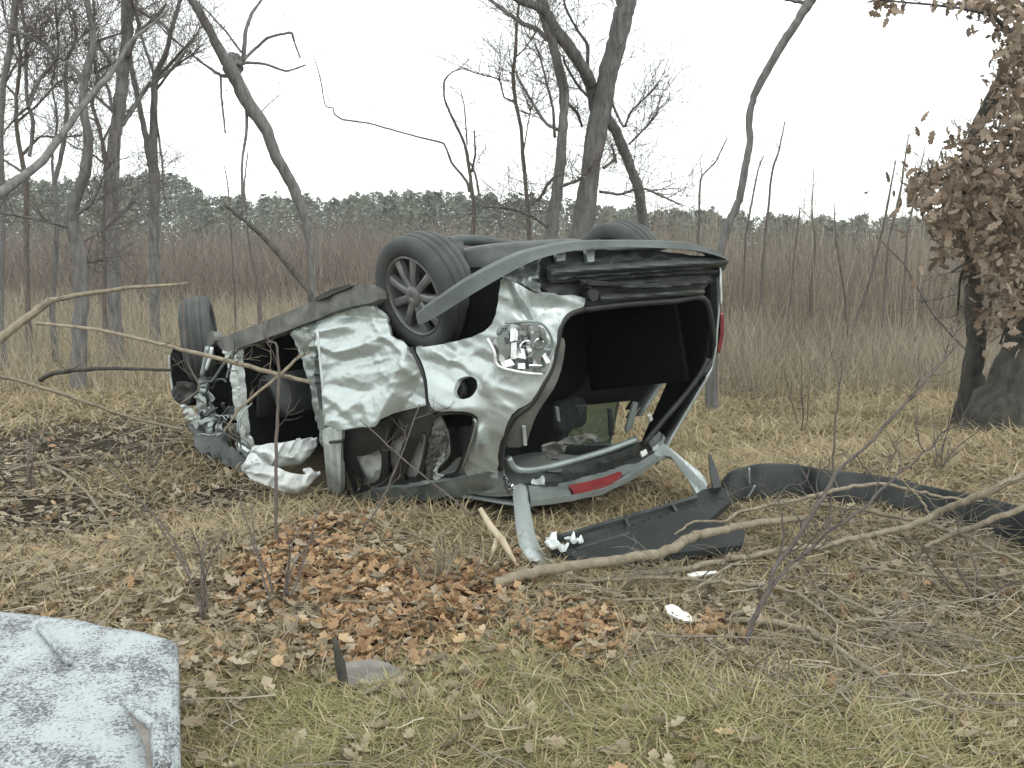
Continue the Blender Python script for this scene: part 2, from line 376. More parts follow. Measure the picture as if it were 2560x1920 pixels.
tag(stems('reed_bed', 25000, lambda n: RNG.uniform(1500, 3900, n), lambda n, u: 12.5 + 20 * RNG.beta(1, 1.6, n) + .5 * np.sin(u / 90),
      lambda n, u, d: (RNG.uniform(.35, 1.0, n) * (1.25 + .030 * d) + (RNG.random(n) < .09) * RNG.uniform(.2, 1.8, n) ** 1.3) * (.6 + .6 * vn(u / 60, d / 3, 5)), lambda n, d: RNG.uniform(.004, .010, n) * (d / 14), M['reed'], .10),
    'tall pale reeds and brush along the field behind the car', 'reeds')
patchy = lambda u, d: vn(u / 110, d / 4, 6) * .6 + vn(u / 40, d / 2, 16) * .4
tag(stems('thicket', 24000, lambda n: RNG.uniform(-1500, 1700, n), lambda n, u: 21 + 26 * RNG.beta(1, 1.3, n),
      lambda n, u, d: (RNG.uniform(.35, 1.0, n) * (1.25 + .030 * d) + (RNG.random(n) < .07) * RNG.uniform(.2, 1.7, n) ** 1.3) * (.5 + .75 * patchy(u, d)), lambda n, d: RNG.uniform(.004, .010, n) * (d / 16), M['thicket'], .16),
    'reddish grey thicket of bare stems behind the left trees', 'thicket')
tag(stems('thicket_twigs', 42000, lambda n: RNG.uniform(-1500, 3700, n), lambda n, u: np.where(u > 1600, 13, 19) + 26 * RNG.beta(1, 1.5, n),
      lambda n, u, d: RNG.uniform(.2, .8, n), lambda n, d: RNG.uniform(.0025, .005, n) * (d / 16), M['thicket'], .55, 2, .05, lambda n, u, d: RNG.uniform(.2, 1.0, n) * (1.0 + .028 * d) * (.5 + .75 * patchy(u, d))),
    'fine side twigs of the thicket and the reeds', 'twigs')
tag(stems('dry_stalks', 40000, lambda n: RNG.uniform(-1400, 3700, n), lambda n, u: 8.5 + np.where(u > 1500, 6, 15) * RNG.random(n),
      lambda n, u, d: RNG.uniform(.15, .75, n) * (.5 + .8 * vn(u / 70, d, 8)), lambda n, d: RNG.uniform(.003, .006, n) * (d / 12), M['reed'], .32, 2, .18),
    'tall dry straw stalks standing in the field before the thicket', 'stalks')

# ------------------------------------------------------------------ trees
def twigs_on(mb, P, r0, n, L, rng, depth=2, up=.35, k=3):
    """recursive side twigs along a polyline"""
    m = len(P)
    for _ in range(n):
        f = rng.uniform(.25, 1.0); i = min(m - 2, int(f * (m - 1))); a = P[i] + (P[i + 1] - P[i]) * rng.random()
        T = P[min(i + 1, m - 1)] - P[max(i - 1, 0)]; T /= np.linalg.norm(T) + 1e-9
        d = T * rng.uniform(.3, .9) + np.array([rng.gauss(0, .7), rng.gauss(0, .6), rng.gauss(up, .5)]); d /= np.linalg.norm(d) + 1e-9
        l = L * rng.uniform(.35, 1.0); Q = [a]; q = a.copy(); s = 4
        for j in range(s):
            d = d + np.array([rng.gauss(0, .28), rng.gauss(0, .25), rng.gauss(.05, .22)]); d /= np.linalg.norm(d); q = q + d * l / s; Q.append(q.copy())
        Q = np.array(Q); mb.tube(Q, np.linspace(r0, r0 * .3, s + 1), k, cap=False)
        if depth > 1: twigs_on(mb, Q, r0 * .6, rng.randint(3, 6), L * .55, rng, depth - 1, up, k)
def pxline(pts, d, d2=None, jit=0., rng=random):
    """pixel polyline (u, v, width in px) at distance d..d2 -> 3-D points, radii"""
    n = len(pts); D = np.linspace(d, d if d2 is None else d2, n) + np.array([rng.uniform(-jit, jit) for _ in range(n)])
    P = at([p[0] for p in pts], [p[1] for p in pts], D); r = np.array([p[2] for p in pts]) / FPX * D / 2
    Q = cr(np.concatenate([P, r[:, None]], 1), 5, .55); J = RNG.normal(0, 1, (len(Q), 3)) * np.minimum(Q[:, 3:] * .05 + .0012, .0035); J[0] = 0; return Q[:, :3] + J, np.maximum(Q[:, 3] * (1 + RNG.normal(0, .035, len(Q))), .0012)
def grow_on(P, r, n=6, step=.45):
    d = P[-1] - P[-4]; d /= np.linalg.norm(d); Q = list(P); q = list(r)
    for i in range(n):
        d = d + RNG.normal(0, .12, 3) + np.array([0, 0, .06]); d /= np.linalg.norm(d); Q.append(Q[-1] + d * step); q.append(r[-1] * (1 - .8 * (i + 1) / n))
    return np.array(Q), np.array(q)
def tree(name, label, cat, base, d, trunk, branches=(), mat='bark', twn=10, twl=.6, twr=.0042, seed=1, group=None, sides=8, tdepth=2, foot=None):
    rng = random.Random(seed)
    P, r = pxline(trunk, d, d2=d + rng.uniform(-.3, .3))
    if trunk[-1][1] < 0: P, r = grow_on(P, r)
    b = P[0].copy(); bz = float(g(b[0], b[1])) - .05
    if foot is None: foot = (b[0], b[1])
    fx, fy = foot; bz = float(g(fx, fy)) - .05
    if P[0][2] > bz + .05:
        m = 5; ex = np.array([np.array([fx, fy, bz]) * (1 - t) + P[0] * t for t in np.linspace(0, 1, m)[:-1]])
        er = np.linspace(r[0] * 1.35, r[0], m)[:-1]; P = np.vstack([ex, P]); r = np.concatenate([er, r])
    root = thing(name, label, cat, (P[0][0], P[0][1], P[0][2]), group)
    mb = MB(); mb.tube(P, r, sides, .06); mb.build('trunk', M[mat], root)
    tw = MB(); lines = [(P[len(P) // 3:], r[-1])]
    for bpts in branches:
        Q, q = pxline(bpts, d, d + rng.uniform(-.9, .9), .06, rng)
        if bpts[-1][1] < 0: Q, q = grow_on(Q, q, 5, .35)
        mb = MB(); mb.tube(Q, q, 6, .06); mb.build('branch', M[mat], root); lines.append((Q, q[-1]))
    for Q, q in lines: twigs_on(tw, Q, twr, int(twn * 1.4), twl * 1.35, rng, tdepth)
    if tw.n: tag(tw.build('twigs', M['twig'], root), kind='stuff')
    return root
Z4 = .434
def z4(*p, w=None):                              # points read off an enlargement of the photo's top left
    return [(x * Z4, y * Z4, ww) for x, y, ww in p]
def z5(*p): return [(700 + x * .452, y * .452, w) for x, y, w in p]
def z6(*p): return [(1700 + x * .434, y * .434, w) for x, y, w in p]
tg = 'bare trees left of the car'
tree('bare_tree', 'crooked bare tree with forked grey trunk nearest the left edge group', 'tree', None, 9.2,
     [(195, 960, 40), (200, 800, 38)] + z4((470, 1560, 34), (410, 1250, 34), (440, 1130, 30), (490, 1000, 28), (512, 800, 24), (480, 620, 20), (488, 440, 19), (540, 260, 17), (520, 100, 14), (485, -60, 12)),
     [z4((480, 450, 12), (380, 350, 10), (320, 325, 10), (250, 260, 9), (170, 205, 8), (20, 180, 6)), z4((330, 330, 7), (335, 230, 6), (325, 100, 6), (318, -40, 4)),
      z4((375, 345, 7), (430, 250, 5), (500, 190, 4), (560, 130, 3)), z4((330, 330, 7), (240, 440, 6), (170, 600, 6), (90, 680, 5), (0, 790, 4)),
      z4((410, 1250, 9), (520, 1180, 7), (600, 1010, 5), (640, 920, 4)), z4((420, 1500, 10), (520, 1510, 8), (610, 1495, 6)), z4((430, 1420, 9), (640, 1290, 7), (770, 1160, 5)),
      z4((400, 1310, 9), (250, 1270, 7), (90, 1240, 6), (-20, 1225, 5))],
     twn=20, twl=.75, seed=3, group=tg)
tree('bare_tree', 'straight thick grey tree trunk rising behind the crooked one at left', 'tree', None, 11.5,
     [(287, 800, 34)] + z4((650, 1500, 33), (648, 1300, 32), (645, 1050, 32), (660, 800, 31), (690, 620, 30), (712, 400, 30), (733, 200, 28), (733, 0, 26), (735, -60, 26)),
     [z4((700, 720, 14), (770, 620, 11), (850, 500, 9), (1000, 390, 7), (1130, 200, 5)), z4((720, 480, 11), (620, 330, 9), (560, 240, 7), (700, 190, 5)), z4((735, 300, 12), (790, 200, 10), (900, 100, 8), (960, 20, 6)),
      z4((735, 330, 10), (800, 160, 9), (770, 40, 8), (720, -60, 7)), z4((650, 640, 9), (620, 500, 8), (560, 420, 7), (700, 330, 5)), z4((660, 650, 9), (560, 560, 7), (520, 480, 5))],
     twn=20, twl=.8, seed=5, group=tg)
tree('bare_tree', 'twin stemmed bare tree forking upwards right of the straight trunk', 'tree', None, 12.5,
     [(386, 800, 26)] + z4((888, 1400, 26), (888, 1050, 28), (882, 900, 24), (885, 640, 18), (893, 450, 15), (955, 310, 13), (985, 180, 11), (1020, 60, 10), (1060, -60, 9)),
     [z4((870, 950, 18), (840, 780, 15), (800, 600, 13), (760, 400, 11), (740, 200, 10), (770, 60, 8), (740, -60, 6)), z4((895, 450, 9), (970, 380, 7), (1060, 280, 6), (1140, 190, 4)),
      z4((900, 520, 7), (990, 400, 5), (1100, 320, 4), (1160, 260, 3)), z4((985, 190, 8), (920, 130, 6), (800, 60, 5)), z4((885, 420, 8), (820, 230, 7), (780, 60, 6), (800, -60, 5)), z4((890, 620, 6), (930, 900, 5), (950, 1150, 4))],
     twn=22, twl=.8, seed=8, group=tg)
tree('bare_tree', 'slender bare tree cut by the upper left edge of the photo', 'tree', None, 10.5,
     [(2, 800, 14)] + z4((15, 1200, 13), (5, 800, 12), (20, 480, 14), (55, 300, 14), (78, 100, 13), (90, -60, 12)),
     [z4((20, 500, 6), (110, 340, 5), (150, 330, 4)), z4((75, 150, 6), (150, 210, 5), (300, 290, 4)), z4((70, 200, 7), (30, 100, 5), (10, -20, 4))], twn=26, twl=.8, seed=12, group=tg)
tree('bare_tree', 'thin wavy bare tree between the left edge and the crooked tree', 'tree', None, 11.0,
     [(130, 780, 14)] + z4((330, 1250, 13), (310, 1080, 12), (340, 950, 12), (375, 780, 11), (385, 600, 10), (380, 380, 8), (440, 200, 7), (420, 60, 5)),
     [z4((170, 900, 9), (185, 780, 9), (190, 690, 9), (160, 600, 9), (150, 430, 8), (148, 200, 8), (125, 40, 7), (115, -40, 6)), z4((160, 590, 6), (220, 470, 5), (320, 360, 4)),
      z4((310, 1100, 7), (300, 900, 6), (330, 700, 5), (300, 480, 4), (330, 330, 3))], twn=24, twl=.7, seed=14, group=tg)
tree('bare_tree', 'slim bare tree with many upright twigs in front of the straight trunk', 'tree', None, 13.0,
     [(262, 790, 13)] + z4((600, 1300, 13), (615, 1000, 12), (590, 820, 10), (560, 700, 10), (530, 590, 9), (560, 430, 8), (520, 250, 7), (545, 60, 6), (530, -50, 5)),
     [z4((590, 820, 6), (660, 690, 5), (760, 620, 4), (860, 470, 3)), z4((560, 700, 5), (450, 640, 4), (380, 560, 3)), z4((545, 500, 5), (620, 400, 4), (640, 250, 3)), z4((610, 950, 6), (520, 880, 5), (430, 850, 3))], twn=22, twl=.7, seed=17, mat='twig', group=tg)
tree('bare_tree', 'lowest slender bare tree with crossing limbs beside the left photo edge', 'tree', None, 12.0,
     [(70, 800, 14)] + z4((150, 1300, 13), (150, 1050, 12), (100, 780, 10), (95, 560, 9), (120, 340, 8), (90, 150, 7), (110, -50, 6)),
     [z4((120, 900, 8), (230, 790, 6), (350, 790, 5), (470, 780, 4)), z4((100, 700, 7), (220, 600, 5), (330, 480, 4), (430, 440, 3)), z4((95, 560, 6), (20, 470, 5), (-40, 360, 4)), z4((140, 1000, 7), (20, 920, 5), (-40, 880, 4)), z4((110, 400, 5), (200, 280, 4), (290, 90, 3))], twn=18, twl=.75, seed=18, mat='twig', group=tg)
tree('leaning_tree', 'leaning bare trunk with a knobbly crown stub above the car front', 'tree', None, 13.0,
     [(778, 760, 14)] + z4((1800, 1650, 15), (1775, 1350, 17), (1730, 1180, 24), (1680, 1060, 28), (1590, 900, 29), (1530, 740, 31), (1420, 580, 33), (1345, 430, 33), (1300, 350, 28), (1225, 210, 22), (1130, 40, 22), (1070, -60, 20)),
     [z4((1345, 440, 34), (1338, 400, 46), (1345, 360, 48), (1352, 335, 30)), z4((1330, 400, 20), (1400, 340, 12), (1415, 180, 9), (1450, 80, 8), (1520, -20, 6)), z4((1400, 350, 8), (1460, 290, 7), (1540, 220, 7), (1630, 195, 6), (1680, 190, 6), (1695, 240, 5), (1730, 335, 4)),
      z4((1370, 370, 10), (1430, 360, 8), (1530, 370, 6), (1650, 408, 5), (1760, 375, 4)), z4((1320, 440, 10), (1265, 430, 8), (1190, 380, 6), (1100, 310, 5), (980, 210, 5), (900, 130, 4), (790, 60, 4)),
      z4((1270, 435, 6), (1275, 560, 5), (1290, 680, 5), (1297, 770, 3)), z4((1420, 620, 8), (1420, 760, 7), (1395, 930, 6), (1395, 1230, 7)), z4((1390, 300, 6), (1300, 180, 5), (1200, 70, 4), (1150, 20, 3)), z4((1510, 640, 3), (1570, 580, 2), (1620, 540, 2))],
     twn=4, twl=.4, seed=21, mat='bark')
tree('leaning_tree', 'thick grey trunk leaning right above the rear of the car', 'tree', None, 10.5,
     [(1440, 640, 60)] + z5((1690, 1150, 52), (1720, 900, 46), (1770, 640, 50), (1812, 420, 46), (1868, 220, 45), (1905, 60, 48), (1935, -60, 48)),
     [z5((1745, 620, 28), (1720, 480, 34), (1690, 400, 32), (1600, 260, 32), (1520, 160, 30), (1460, 60, 24), (1300, -10, 18)), z5((1795, 640, 26), (1855, 720, 26), (1900, 830, 26), (1945, 940, 24), (1985, 1060, 26), (2010, 1250, 26), (2016, 1420, 26)),
      z5((1720, 560, 8), (1700, 420, 8), (1700, 250, 9), (1640, 160, 7), (1580, 40, 6), (1560, -30, 5)), z5((1830, 560, 7), (1900, 700, 6), (1940, 620, 6), (2010, 550, 4), (2090, 470, 3)), z5((1930, 800, 6), (1990, 740, 5), (2080, 640, 3)),
      z5((1740, 560, 8), (1660, 490, 7), (1580, 360, 6), (1570, 310, 5)), z5((1790, 930, 8), (1850, 880, 7), (1835, 800, 6), (1860, 900, 6)), z5((1770, 1060, 8), (1880, 1075, 7), (2000, 1040, 6), (2120, 1090, 5), (2212, 1130, 4))],
     twn=20, twl=.7, seed=31)
tree('bare_tree', 'bare tree with crooked grey stem left of the thick leaning trunk', 'tree', None, 10.0,
     [(1366, 660, 36)] + z5((1500, 1280, 34), (1525, 1120, 30), (1550, 900, 25), (1568, 650, 22), (1572, 500, 25), (1525, 310, 23), (1490, 180, 26), (1465, 80, 28), (1430, -60, 26)),
     [z5((1540, 720, 9), (1480, 690, 8), (1440, 640, 8), (1380, 540, 7), (1320, 440, 6), (1310, 400, 4)), z5((1480, 220, 14), (1420, 160, 12), (1340, 130, 11), (1270, 80, 10), (1190, 20, 9), (1130, -30, 8)),
      z5((1520, 760, 8), (1510, 600, 7), (1480, 480, 6), (1440, 320, 5), (1410, 240, 4)), z5((1545, 960, 9), (1480, 1020, 8), (1440, 1090, 7), (1370, 1140, 6)), z5((1560, 1030, 8), (1640, 1000, 7), (1680, 980, 6)),
      z5((1480, 1250, 10), (1380, 1190, 8), (1270, 1150, 7), (1130, 1140, 6)), z5((1580, 560, 9), (1640, 620, 8), (1670, 700, 6))],
     twn=20, twl=.65, seed=35)
tree('young_tree', 'thin upright sapling left of the crooked grey stem', 'tree', None, 10.8,
     [(1325, 640, 11)] + z5((1370, 1150, 11), (1345, 880, 10), (1332, 700, 9), (1300, 550, 9), (1290, 400, 9), (1305, 250, 8), (1310, 120, 7), (1330, -40, 6)),
     [z5((1295, 560, 5), (1240, 540, 4), (1210, 440, 4), (1100, 410, 3), (1040, 390, 3)), z5((1300, 320, 4), (1360, 260, 3), (1410, 180, 2)), z5((1345, 850, 4), (1380, 640, 3), (1385, 560, 2))], twn=12, twl=.5, twr=.005, seed=41, mat='twig')
tree('young_tree', 'sapling with one long thin branch reaching left across the sky', 'tree', None, 11.5,
     [(1180, 640, 12)] + z5((1075, 1150, 11), (1060, 1050, 10), (1035, 850, 8), (1010, 770, 7), (930, 600, 6), (908, 540, 5), (908, 450, 5), (950, 400, 3), (1000, 380, 3)),
     [z5((1050, 1060, 8), (1030, 1000, 7), (950, 900, 6), (905, 795, 5), (750, 755, 4), (600, 712, 4), (480, 680, 4), (350, 662, 4), (300, 630, 4), (295, 600, 3), (250, 580, 3), (222, 430, 3), (185, 310, 2)),
      z5((1060, 950, 6), (1080, 850, 5), (1075, 720, 3)), z5((1035, 800, 4), (1020, 600, 3), (1000, 500, 2)), z5((1100, 1080, 6), (1080, 960, 6), (1040, 880, 4))], twn=5, twl=.35, twr=.004, seed=43, mat='twig')
tree('bent_tree', 'single bent bare trunk standing right behind the car bumper', 'tree', None, 7.9,
     [(1780, 1020, 34), (1780, 900, 28), (1785, 720, 22)] + z6((240, 1420, 20), (290, 1270, 20), (340, 1150, 19), (378, 950, 18), (402, 820, 17), (398, 680, 17), (425, 560, 18), (500, 405, 19), (605, 230, 21), (685, 110, 21), (745, 5, 26), (775, -50, 26)),
     [z6((735, 20, 12), (690, 10, 9), (620, 0, 7), (560, -20, 6))], twn=2, twl=.2, seed=51, mat='bark')
for k, (pts, d, lab) in enumerate([
     (z6((480, 1500, 7), (530, 1000, 6), (570, 870, 5), (605, 700, 3)), 12.5, 'tall thin sapling just right of the bent trunk'),
     (z6((1200, 1400, 7), (1270, 1100, 6), (1300, 900, 4), (1318, 770, 2)), 12.0, 'tall straight sapling left of the brown oak leaves'),
     (z6((1310, 1350, 6), (1380, 1000, 4), (1415, 830, 2)), 13.0, 'thin pale sapling closest to the brown oak leaves'),
     (z6((380, 1350, 6), (450, 980, 4), (485, 900, 2)), 12.2, 'short forked sapling against the bent trunk'),
     (z6((110, 1300, 6), (120, 1030, 5), (200, 940, 4), (270, 800, 3)), 11.4, 'crooked sapling between the thick leaning trunk and the bent trunk'),
     (z6((760, 1650, 8), (780, 1400, 6), (760, 1240, 4), (770, 980, 2)), 13.0, 'upright sapling in the middle of the reeds'),
     ([(2130, 830, 9), (2175, 700, 8), (2210, 560, 6), (2240, 400, 3)], 11.5, 'dark sapling leaning right in the reeds'),
     ([(2120, 830, 7), (2110, 720, 6), (2090, 600, 4), (2085, 500, 2)], 11.8, 'dark sapling leaning left in the reeds'),
     ([(1970, 830, 7), (1985, 660, 6), (2000, 520, 4)], 11.6, 'slim sapling in the reeds nearest the car bumper'),
     ([(2420, 880, 7), (2330, 780, 6), (2260, 660, 5), (2190, 590, 3)], 9.0, 'sapling slanting left away from the oak trunk'),
     (z4((1340, 1480, 5), (1330, 1300, 4), (1310, 1050, 3), (1290, 950, 2)), 13.5, 'short sapling under the leaning trunk'),
     ([(650, 820, 13), (645, 700, 10), (625, 620, 7), (610, 470, 4), (620, 380, 3)], 12.5, 'upright sapling behind the front door opening')]):
    tree('sapling', lab, 'sapling', None, d, pts, (), mat='twig', twn=6, twl=.4, twr=.004, seed=60 + k, group='saplings along the thicket', sides=5, tdepth=1)

# dead stick standing behind the car
def stick(name, label, cat, pts, d, d2=None, mat='pale', tw=0, twl=.3, seed=1, group=None, twm='paletwig', ground=None, sides=7, twr=.003):
    rng = random.Random(seed)
    if ground is not None:
        P = np.array([G(u, v, 0) + np.array([0, 0, ground]) for u, v, w in pts])
        # keep the photo's row: move along the ray to the wanted height
        r = np.array([p[2] for p in pts]) / FPX * P[:, 1] / 2
        Q = cr(np.concatenate([P, r[:, None]], 1), 4); P, r = Q[:, :3], Q[:, 3]
    else: P, r = pxline(pts, d, d2, .02, rng)
    root = thing(name, label, cat, tuple(P[0]), group)
    mb = MB(); mb.tube(P, r, sides, .05); mb.build('stem', M[mat], root)
    if tw:
        t = MB(); twigs_on(t, P, twr, tw, twl, rng, 2, .25); tag(t.build('twigs', M[twm], root), kind='stuff')
    return root
stick('dead_branch', 'dark dead stick slanting down to the car sill', 'branch', z4((1295, 1180, 8), (1400, 1260, 11), (1560, 1410, 13), (1660, 1530, 14), (1780, 1680, 15), (1800, 1800, 15)), 8.6, 7.6, 'bark_dark', 3, .3, 71)
stick('fallen_branch', 'pale forked branch held up at the left edge of the field', 'branch', [(-40, 885, 26), (0, 848, 24), (60, 800, 20), (118, 757, 19), (140, 748, 14), (300, 722, 10), (470, 708, 6)], 5.4, 5.9, 'pale', 4, .35, 73)
stick('fallen_branch', 'long thin pale branch crossing in front of the open front door', 'branch', [(90, 808, 9), (250, 825, 9), (430, 868, 10), (580, 905, 12), (690, 935, 12), (775, 955, 10)], 4.7, 4.55, 'pale', 6, .3, 75)
stick('fallen_branch', 'thin pale branch sloping down to the ground before the front wing', 'branch', [(-20, 938, 9), (60, 955, 9), (200, 1000, 9), (330, 1045, 8), (460, 1075, 7)], 4.6, 5.3, 'pale', 4, .3, 77)
stick('fallen_branch', 'dark horizontal branch ending at the front wing', 'branch', [(100, 950, 12), (130, 934, 12), (220, 923, 11), (330, 922, 9), (430, 925, 7)], 6.6, 6.2, 'bark_dark', 3, .3, 79, twm='twig')
stick('fallen_branch', 'long pale diagonal branch leaning across the left trees', 'branch', z4((-40, 1140, 26), (100, 1040, 24), (240, 930, 20), (380, 740, 16), (520, 550, 14), (640, 420, 12), (760, 230, 9), (880, 140, 7), (970, 50, 5)), 5.6, 7.5, 'bark', 6, .4, 81)
stick('fallen_branch', 'dead forked branch in front of the front door opening', 'branch', [(560, 1080, 5), (600, 1020, 7), (690, 945, 8), (745, 895, 8), (775, 880, 5)], 4.5, 4.6, 'pale', 4, .2, 83)
for k, (pts, d, lab) in enumerate([
     ([(692, 1450, 8), (690, 1300, 9), (690, 1150, 9), (695, 1020, 9), (697, 930, 8), (690, 860, 6), (668, 855, 4)], 3.75, 'upright thin stem in front of the airbag'),
     ([(452, 1010, 5), (500, 970, 5), (470, 910, 5), (462, 860, 5), (456, 760, 5), (445, 690, 3)], 4.6, 'wiry stem in front of the front wheel'),
     ([(545, 1640, 6), (500, 1480, 6), (420, 1330, 5), (300, 1200, 4), (230, 1140, 3)], 3.3, 'thin stem bowing left over the bare soil'),
     ([(905, 1330, 6), (960, 1240, 6), (1010, 1120, 5), (1050, 1010, 3)], 3.9, 'dark stem rising in front of the rear door window'),
     ([(1180, 1290, 5), (1110, 1230, 5), (1010, 1150, 4), (900, 1050, 3)], 3.85, 'thin stem slanting over the roof edge')]):
    stick('bare_sapling', lab, 'sapling', pts, d, d + .1, 'twig', 3, .22, 90 + k, 'thin stems growing in front of the car', twm='twig', sides=5)

# ------------------------------------------------------------------ oak at the right with clinging brown leaves
def leaf_shape(curl=.25):
    """lobed oak leaf, length 1 along x, 14 triangles"""
    hw = [(0, .02), (.12, .10), (.22, .20), (.32, .13), (.45, .28), (.58, .17), (.72, .27), (.84, .15), (1, .0)]
    V = []; F = []
    for i, (x, w) in enumerate(hw):
        z = curl * (x - .5) ** 2
        V += [(x, -w, z + curl * w * .9), (x, 0, z), (x, w, z + curl * w * .9)]
    for i in range(len(hw) - 1):
        a = i * 3; F += [(a, a + 3, a + 4, a + 1), (a + 1, a + 4, a + 5, a + 2)]
    return np.array(V), F
LV, LF = leaf_shape(); LV2, _ = leaf_shape(-.5); LV3, _ = leaf_shape(.9)
LT = np.array([t for a, b, c, d in LF for t in ((a, b, c), (a, c, d))])
def rot_rand(n, tilt):
    """random rotations: any heading, leaf plane tilted by about tilt"""
    h = RNG.uniform(0, 6.283, n); a = RNG.normal(0, tilt, n); b = RNG.normal(0, tilt, n)
    ch, sh, c1, s1, c2, s2 = np.cos(h), np.sin(h), np.cos(a), np.sin(a), np.cos(b), np.sin(b); z = np.zeros(n); o = np.ones(n)
    Rz = np.stack([ch, -sh, z, sh, ch, z, z, z, o], 1).reshape(-1, 3, 3); Rx = np.stack([o, z, z, z, c1, -s1, z, s1, c1], 1).reshape(-1, 3, 3)
    Ry = np.stack([c2, z, s2, z, o, z, -s2, z, c2], 1).reshape(-1, 3, 3); return Rz @ Ry @ Rx
def leaves(name, C, size, tilt, mat, rshift=0.):
    n = len(C); Rm = rot_rand(n, tilt); bank = np.stack([LV, LV2, LV3]); k = RNG.integers(0, 3, n)
    L = bank[k] - np.array([.5, 0, 0]); L[:, :, 1] *= RNG.uniform(.75, 1.15, n)[:, None]
    V = np.einsum('nij,nkj->nki', Rm, L) * size[:, None, None] + C[:, None, :]
    T = (LT[None] + (np.arange(n) * len(LV))[:, None, None]).reshape(-1, 3)
    return V.reshape(-1, 3), T, np.repeat(np.clip(RNG.normal(.5 + rshift, .23, n), 0, 1), len(LV))
def oak():
    rng = random.Random(5)
    P, r = pxline([(2425, 1010, 70), (2432, 930, 52), (2441, 850, 46), (2434, 740, 44), (2424, 650, 42), (2410, 560, 38), (2405, 470, 34), (2440, 330, 30), (2500, 200, 26), (2560, 80, 22)], 7.1)
    root = thing('oak_tree', 'oak with a dark trunk and clinging brown leaves at the right edge', 'tree', tuple(P[0]))
    P = np.vstack([P[0] - np.array([0, 0, .25]), P]); r = np.concatenate([[r[0] * 1.3], r])
    mb = MB(); mb.tube(P, r, 10, .08); mb.build('trunk', M['bark_dark'], root)
    mb = MB(); Q, q = pxline([(2530, 1330, 300), (2530, 1130, 270), (2535, 1060, 240), (2560, 960, 170), (2590, 840, 130), (2620, 700, 115), (2650, 520, 105), (2660, 250, 95), (2650, 0, 90)], 6.6)
    Q, q = grow_on(Q, q, 6, .6); mb.tube(Q, q, 12, .07); mb.build('trunk', M['bark_dark'], root)
    lines = []
    for pts in ([(2640, 480, 26), (2540, 430, 20), (2430, 440, 14), (2330, 470, 8), (2270, 500, 5)], [(2640, 330, 24), (2560, 330, 18), (2480, 340, 12), (2400, 390, 6)], [(2650, 160, 22), (2560, 110, 16), (2480, 40, 10), (2400, 20, 6), (2200, 0, 4)],
                [(2640, 560, 20), (2560, 560, 14), (2470, 620, 10), (2380, 680, 5)], [(2640, 620, 18), (2570, 700, 12), (2530, 780, 8), (2500, 860, 4)], [(2410, 480, 14), (2370, 450, 10), (2320, 440, 5)], [(2420, 640, 9), (2400, 700, 7), (2395, 790, 4)],
                [(2650, 250, 16), (2580, 230, 12), (2520, 250, 8), (2460, 260, 4)]):
        Q, q = pxline(pts, 6.5, 6.5 + rng.uniform(-.7, .5), .08, rng); mb = MB(); mb.tube(Q, q, 6, .05); mb.build('branch', M['bark_dark'], root); lines.append(Q)
    tw = MB()
    for Q in lines: twigs_on(tw, Q, .005, 9, .35, rng, 2)
    tag(tw.build('twigs', M['twig'], root), kind='stuff')
    # clinging leaves: photo regions (u, v, spread u, spread v, count)
    C = []
    for u, v, su, sv, n in [(2310, 470, 40, 40, 40), (2400, 560, 60, 60, 50), (2480, 500, 90, 90, 300), (2500, 430, 70, 55, 420), (2420, 470, 60, 50, 330), (2350, 520, 40, 50, 150), (2520, 580, 60, 70, 380), (2560, 330, 35, 60, 200), (2535, 250, 28, 45, 170), (2540, 130, 24, 60, 210), (2515, 18, 45, 16, 130),
                            (2545, 700, 40, 70, 190), (2470, 600, 40, 60, 110), (2500, 790, 40, 40, 50), (2580, 480, 60, 120, 260), (2420, 370, 30, 30, 30), (2300, 480, 22, 22, 30), (2225, 12, 26, 14, 24), (2340, 12, 12, 9, 9), (2420, 8, 26, 10, 16), (2425, 75, 14, 12, 5), (2510, 95, 14, 18, 8), (2450, 0, 16, 10, 8),
                            (2445, 300, 6, 12, 3), (2470, 205, 10, 10, 4), (2310, 455, 8, 8, 5), (2370, 590, 14, 20, 14), (2380, 425, 25, 20, 20)]:
        U = RNG.normal(u, su, n); W = RNG.normal(v, sv, n); D = RNG.normal(6.4, .45, n); C.append(at(U, W, D))
    C = np.concatenate(C); size = RNG.uniform(.055, .105, len(C))
    near = np.argsort(C[:, 1]); big = near[:290]; rest = near[290:]
    V, T, rn = leaves('crown', C[rest], size[rest], 1.0, M['crown'])
    o = fast_mesh('crown', V - ORG[root.name], T, M['crown'], rn); o.parent = root
    protos = []
    for k in range(6):
        m = mesh_obj('leaf', (np.stack([LV, LV2, LV3])[k % 3] - np.array([.5, 0, 0])) * .1, LF, M['crown'], None, rnd=[.15 + .14 * k] * len(LV)); protos.append(m)
    Rm = rot_rand(len(big), 1.0)
    for i, b in enumerate(big):
        p = protos[i % 6]; o = p if i < 6 else p.copy()
        if i >= 6: COL.objects.link(o)
        o.parent = root; o.matrix_local = Matrix.Translation(Vector(C[b] - ORG[root.name])) @ Matrix(Rm[i].tolist()).to_4x4() @ Matrix.Scale(size[b] / .1, 4)
oak()
hm = bpy.data.materials.new('pale_air'); hm.use_nodes = True; hn = hm.node_tree; hn.nodes.clear()
ho = hn.nodes.new('ShaderNodeOutputMaterial'); hv = hn.nodes.new('ShaderNodeVolumePrincipled'); hv.inputs['Color'].default_value = (.93, .98, .97, 1); hv.inputs['Density'].default_value = .0007
hn.links.new(hv.outputs[0], ho.inputs['Volume'])
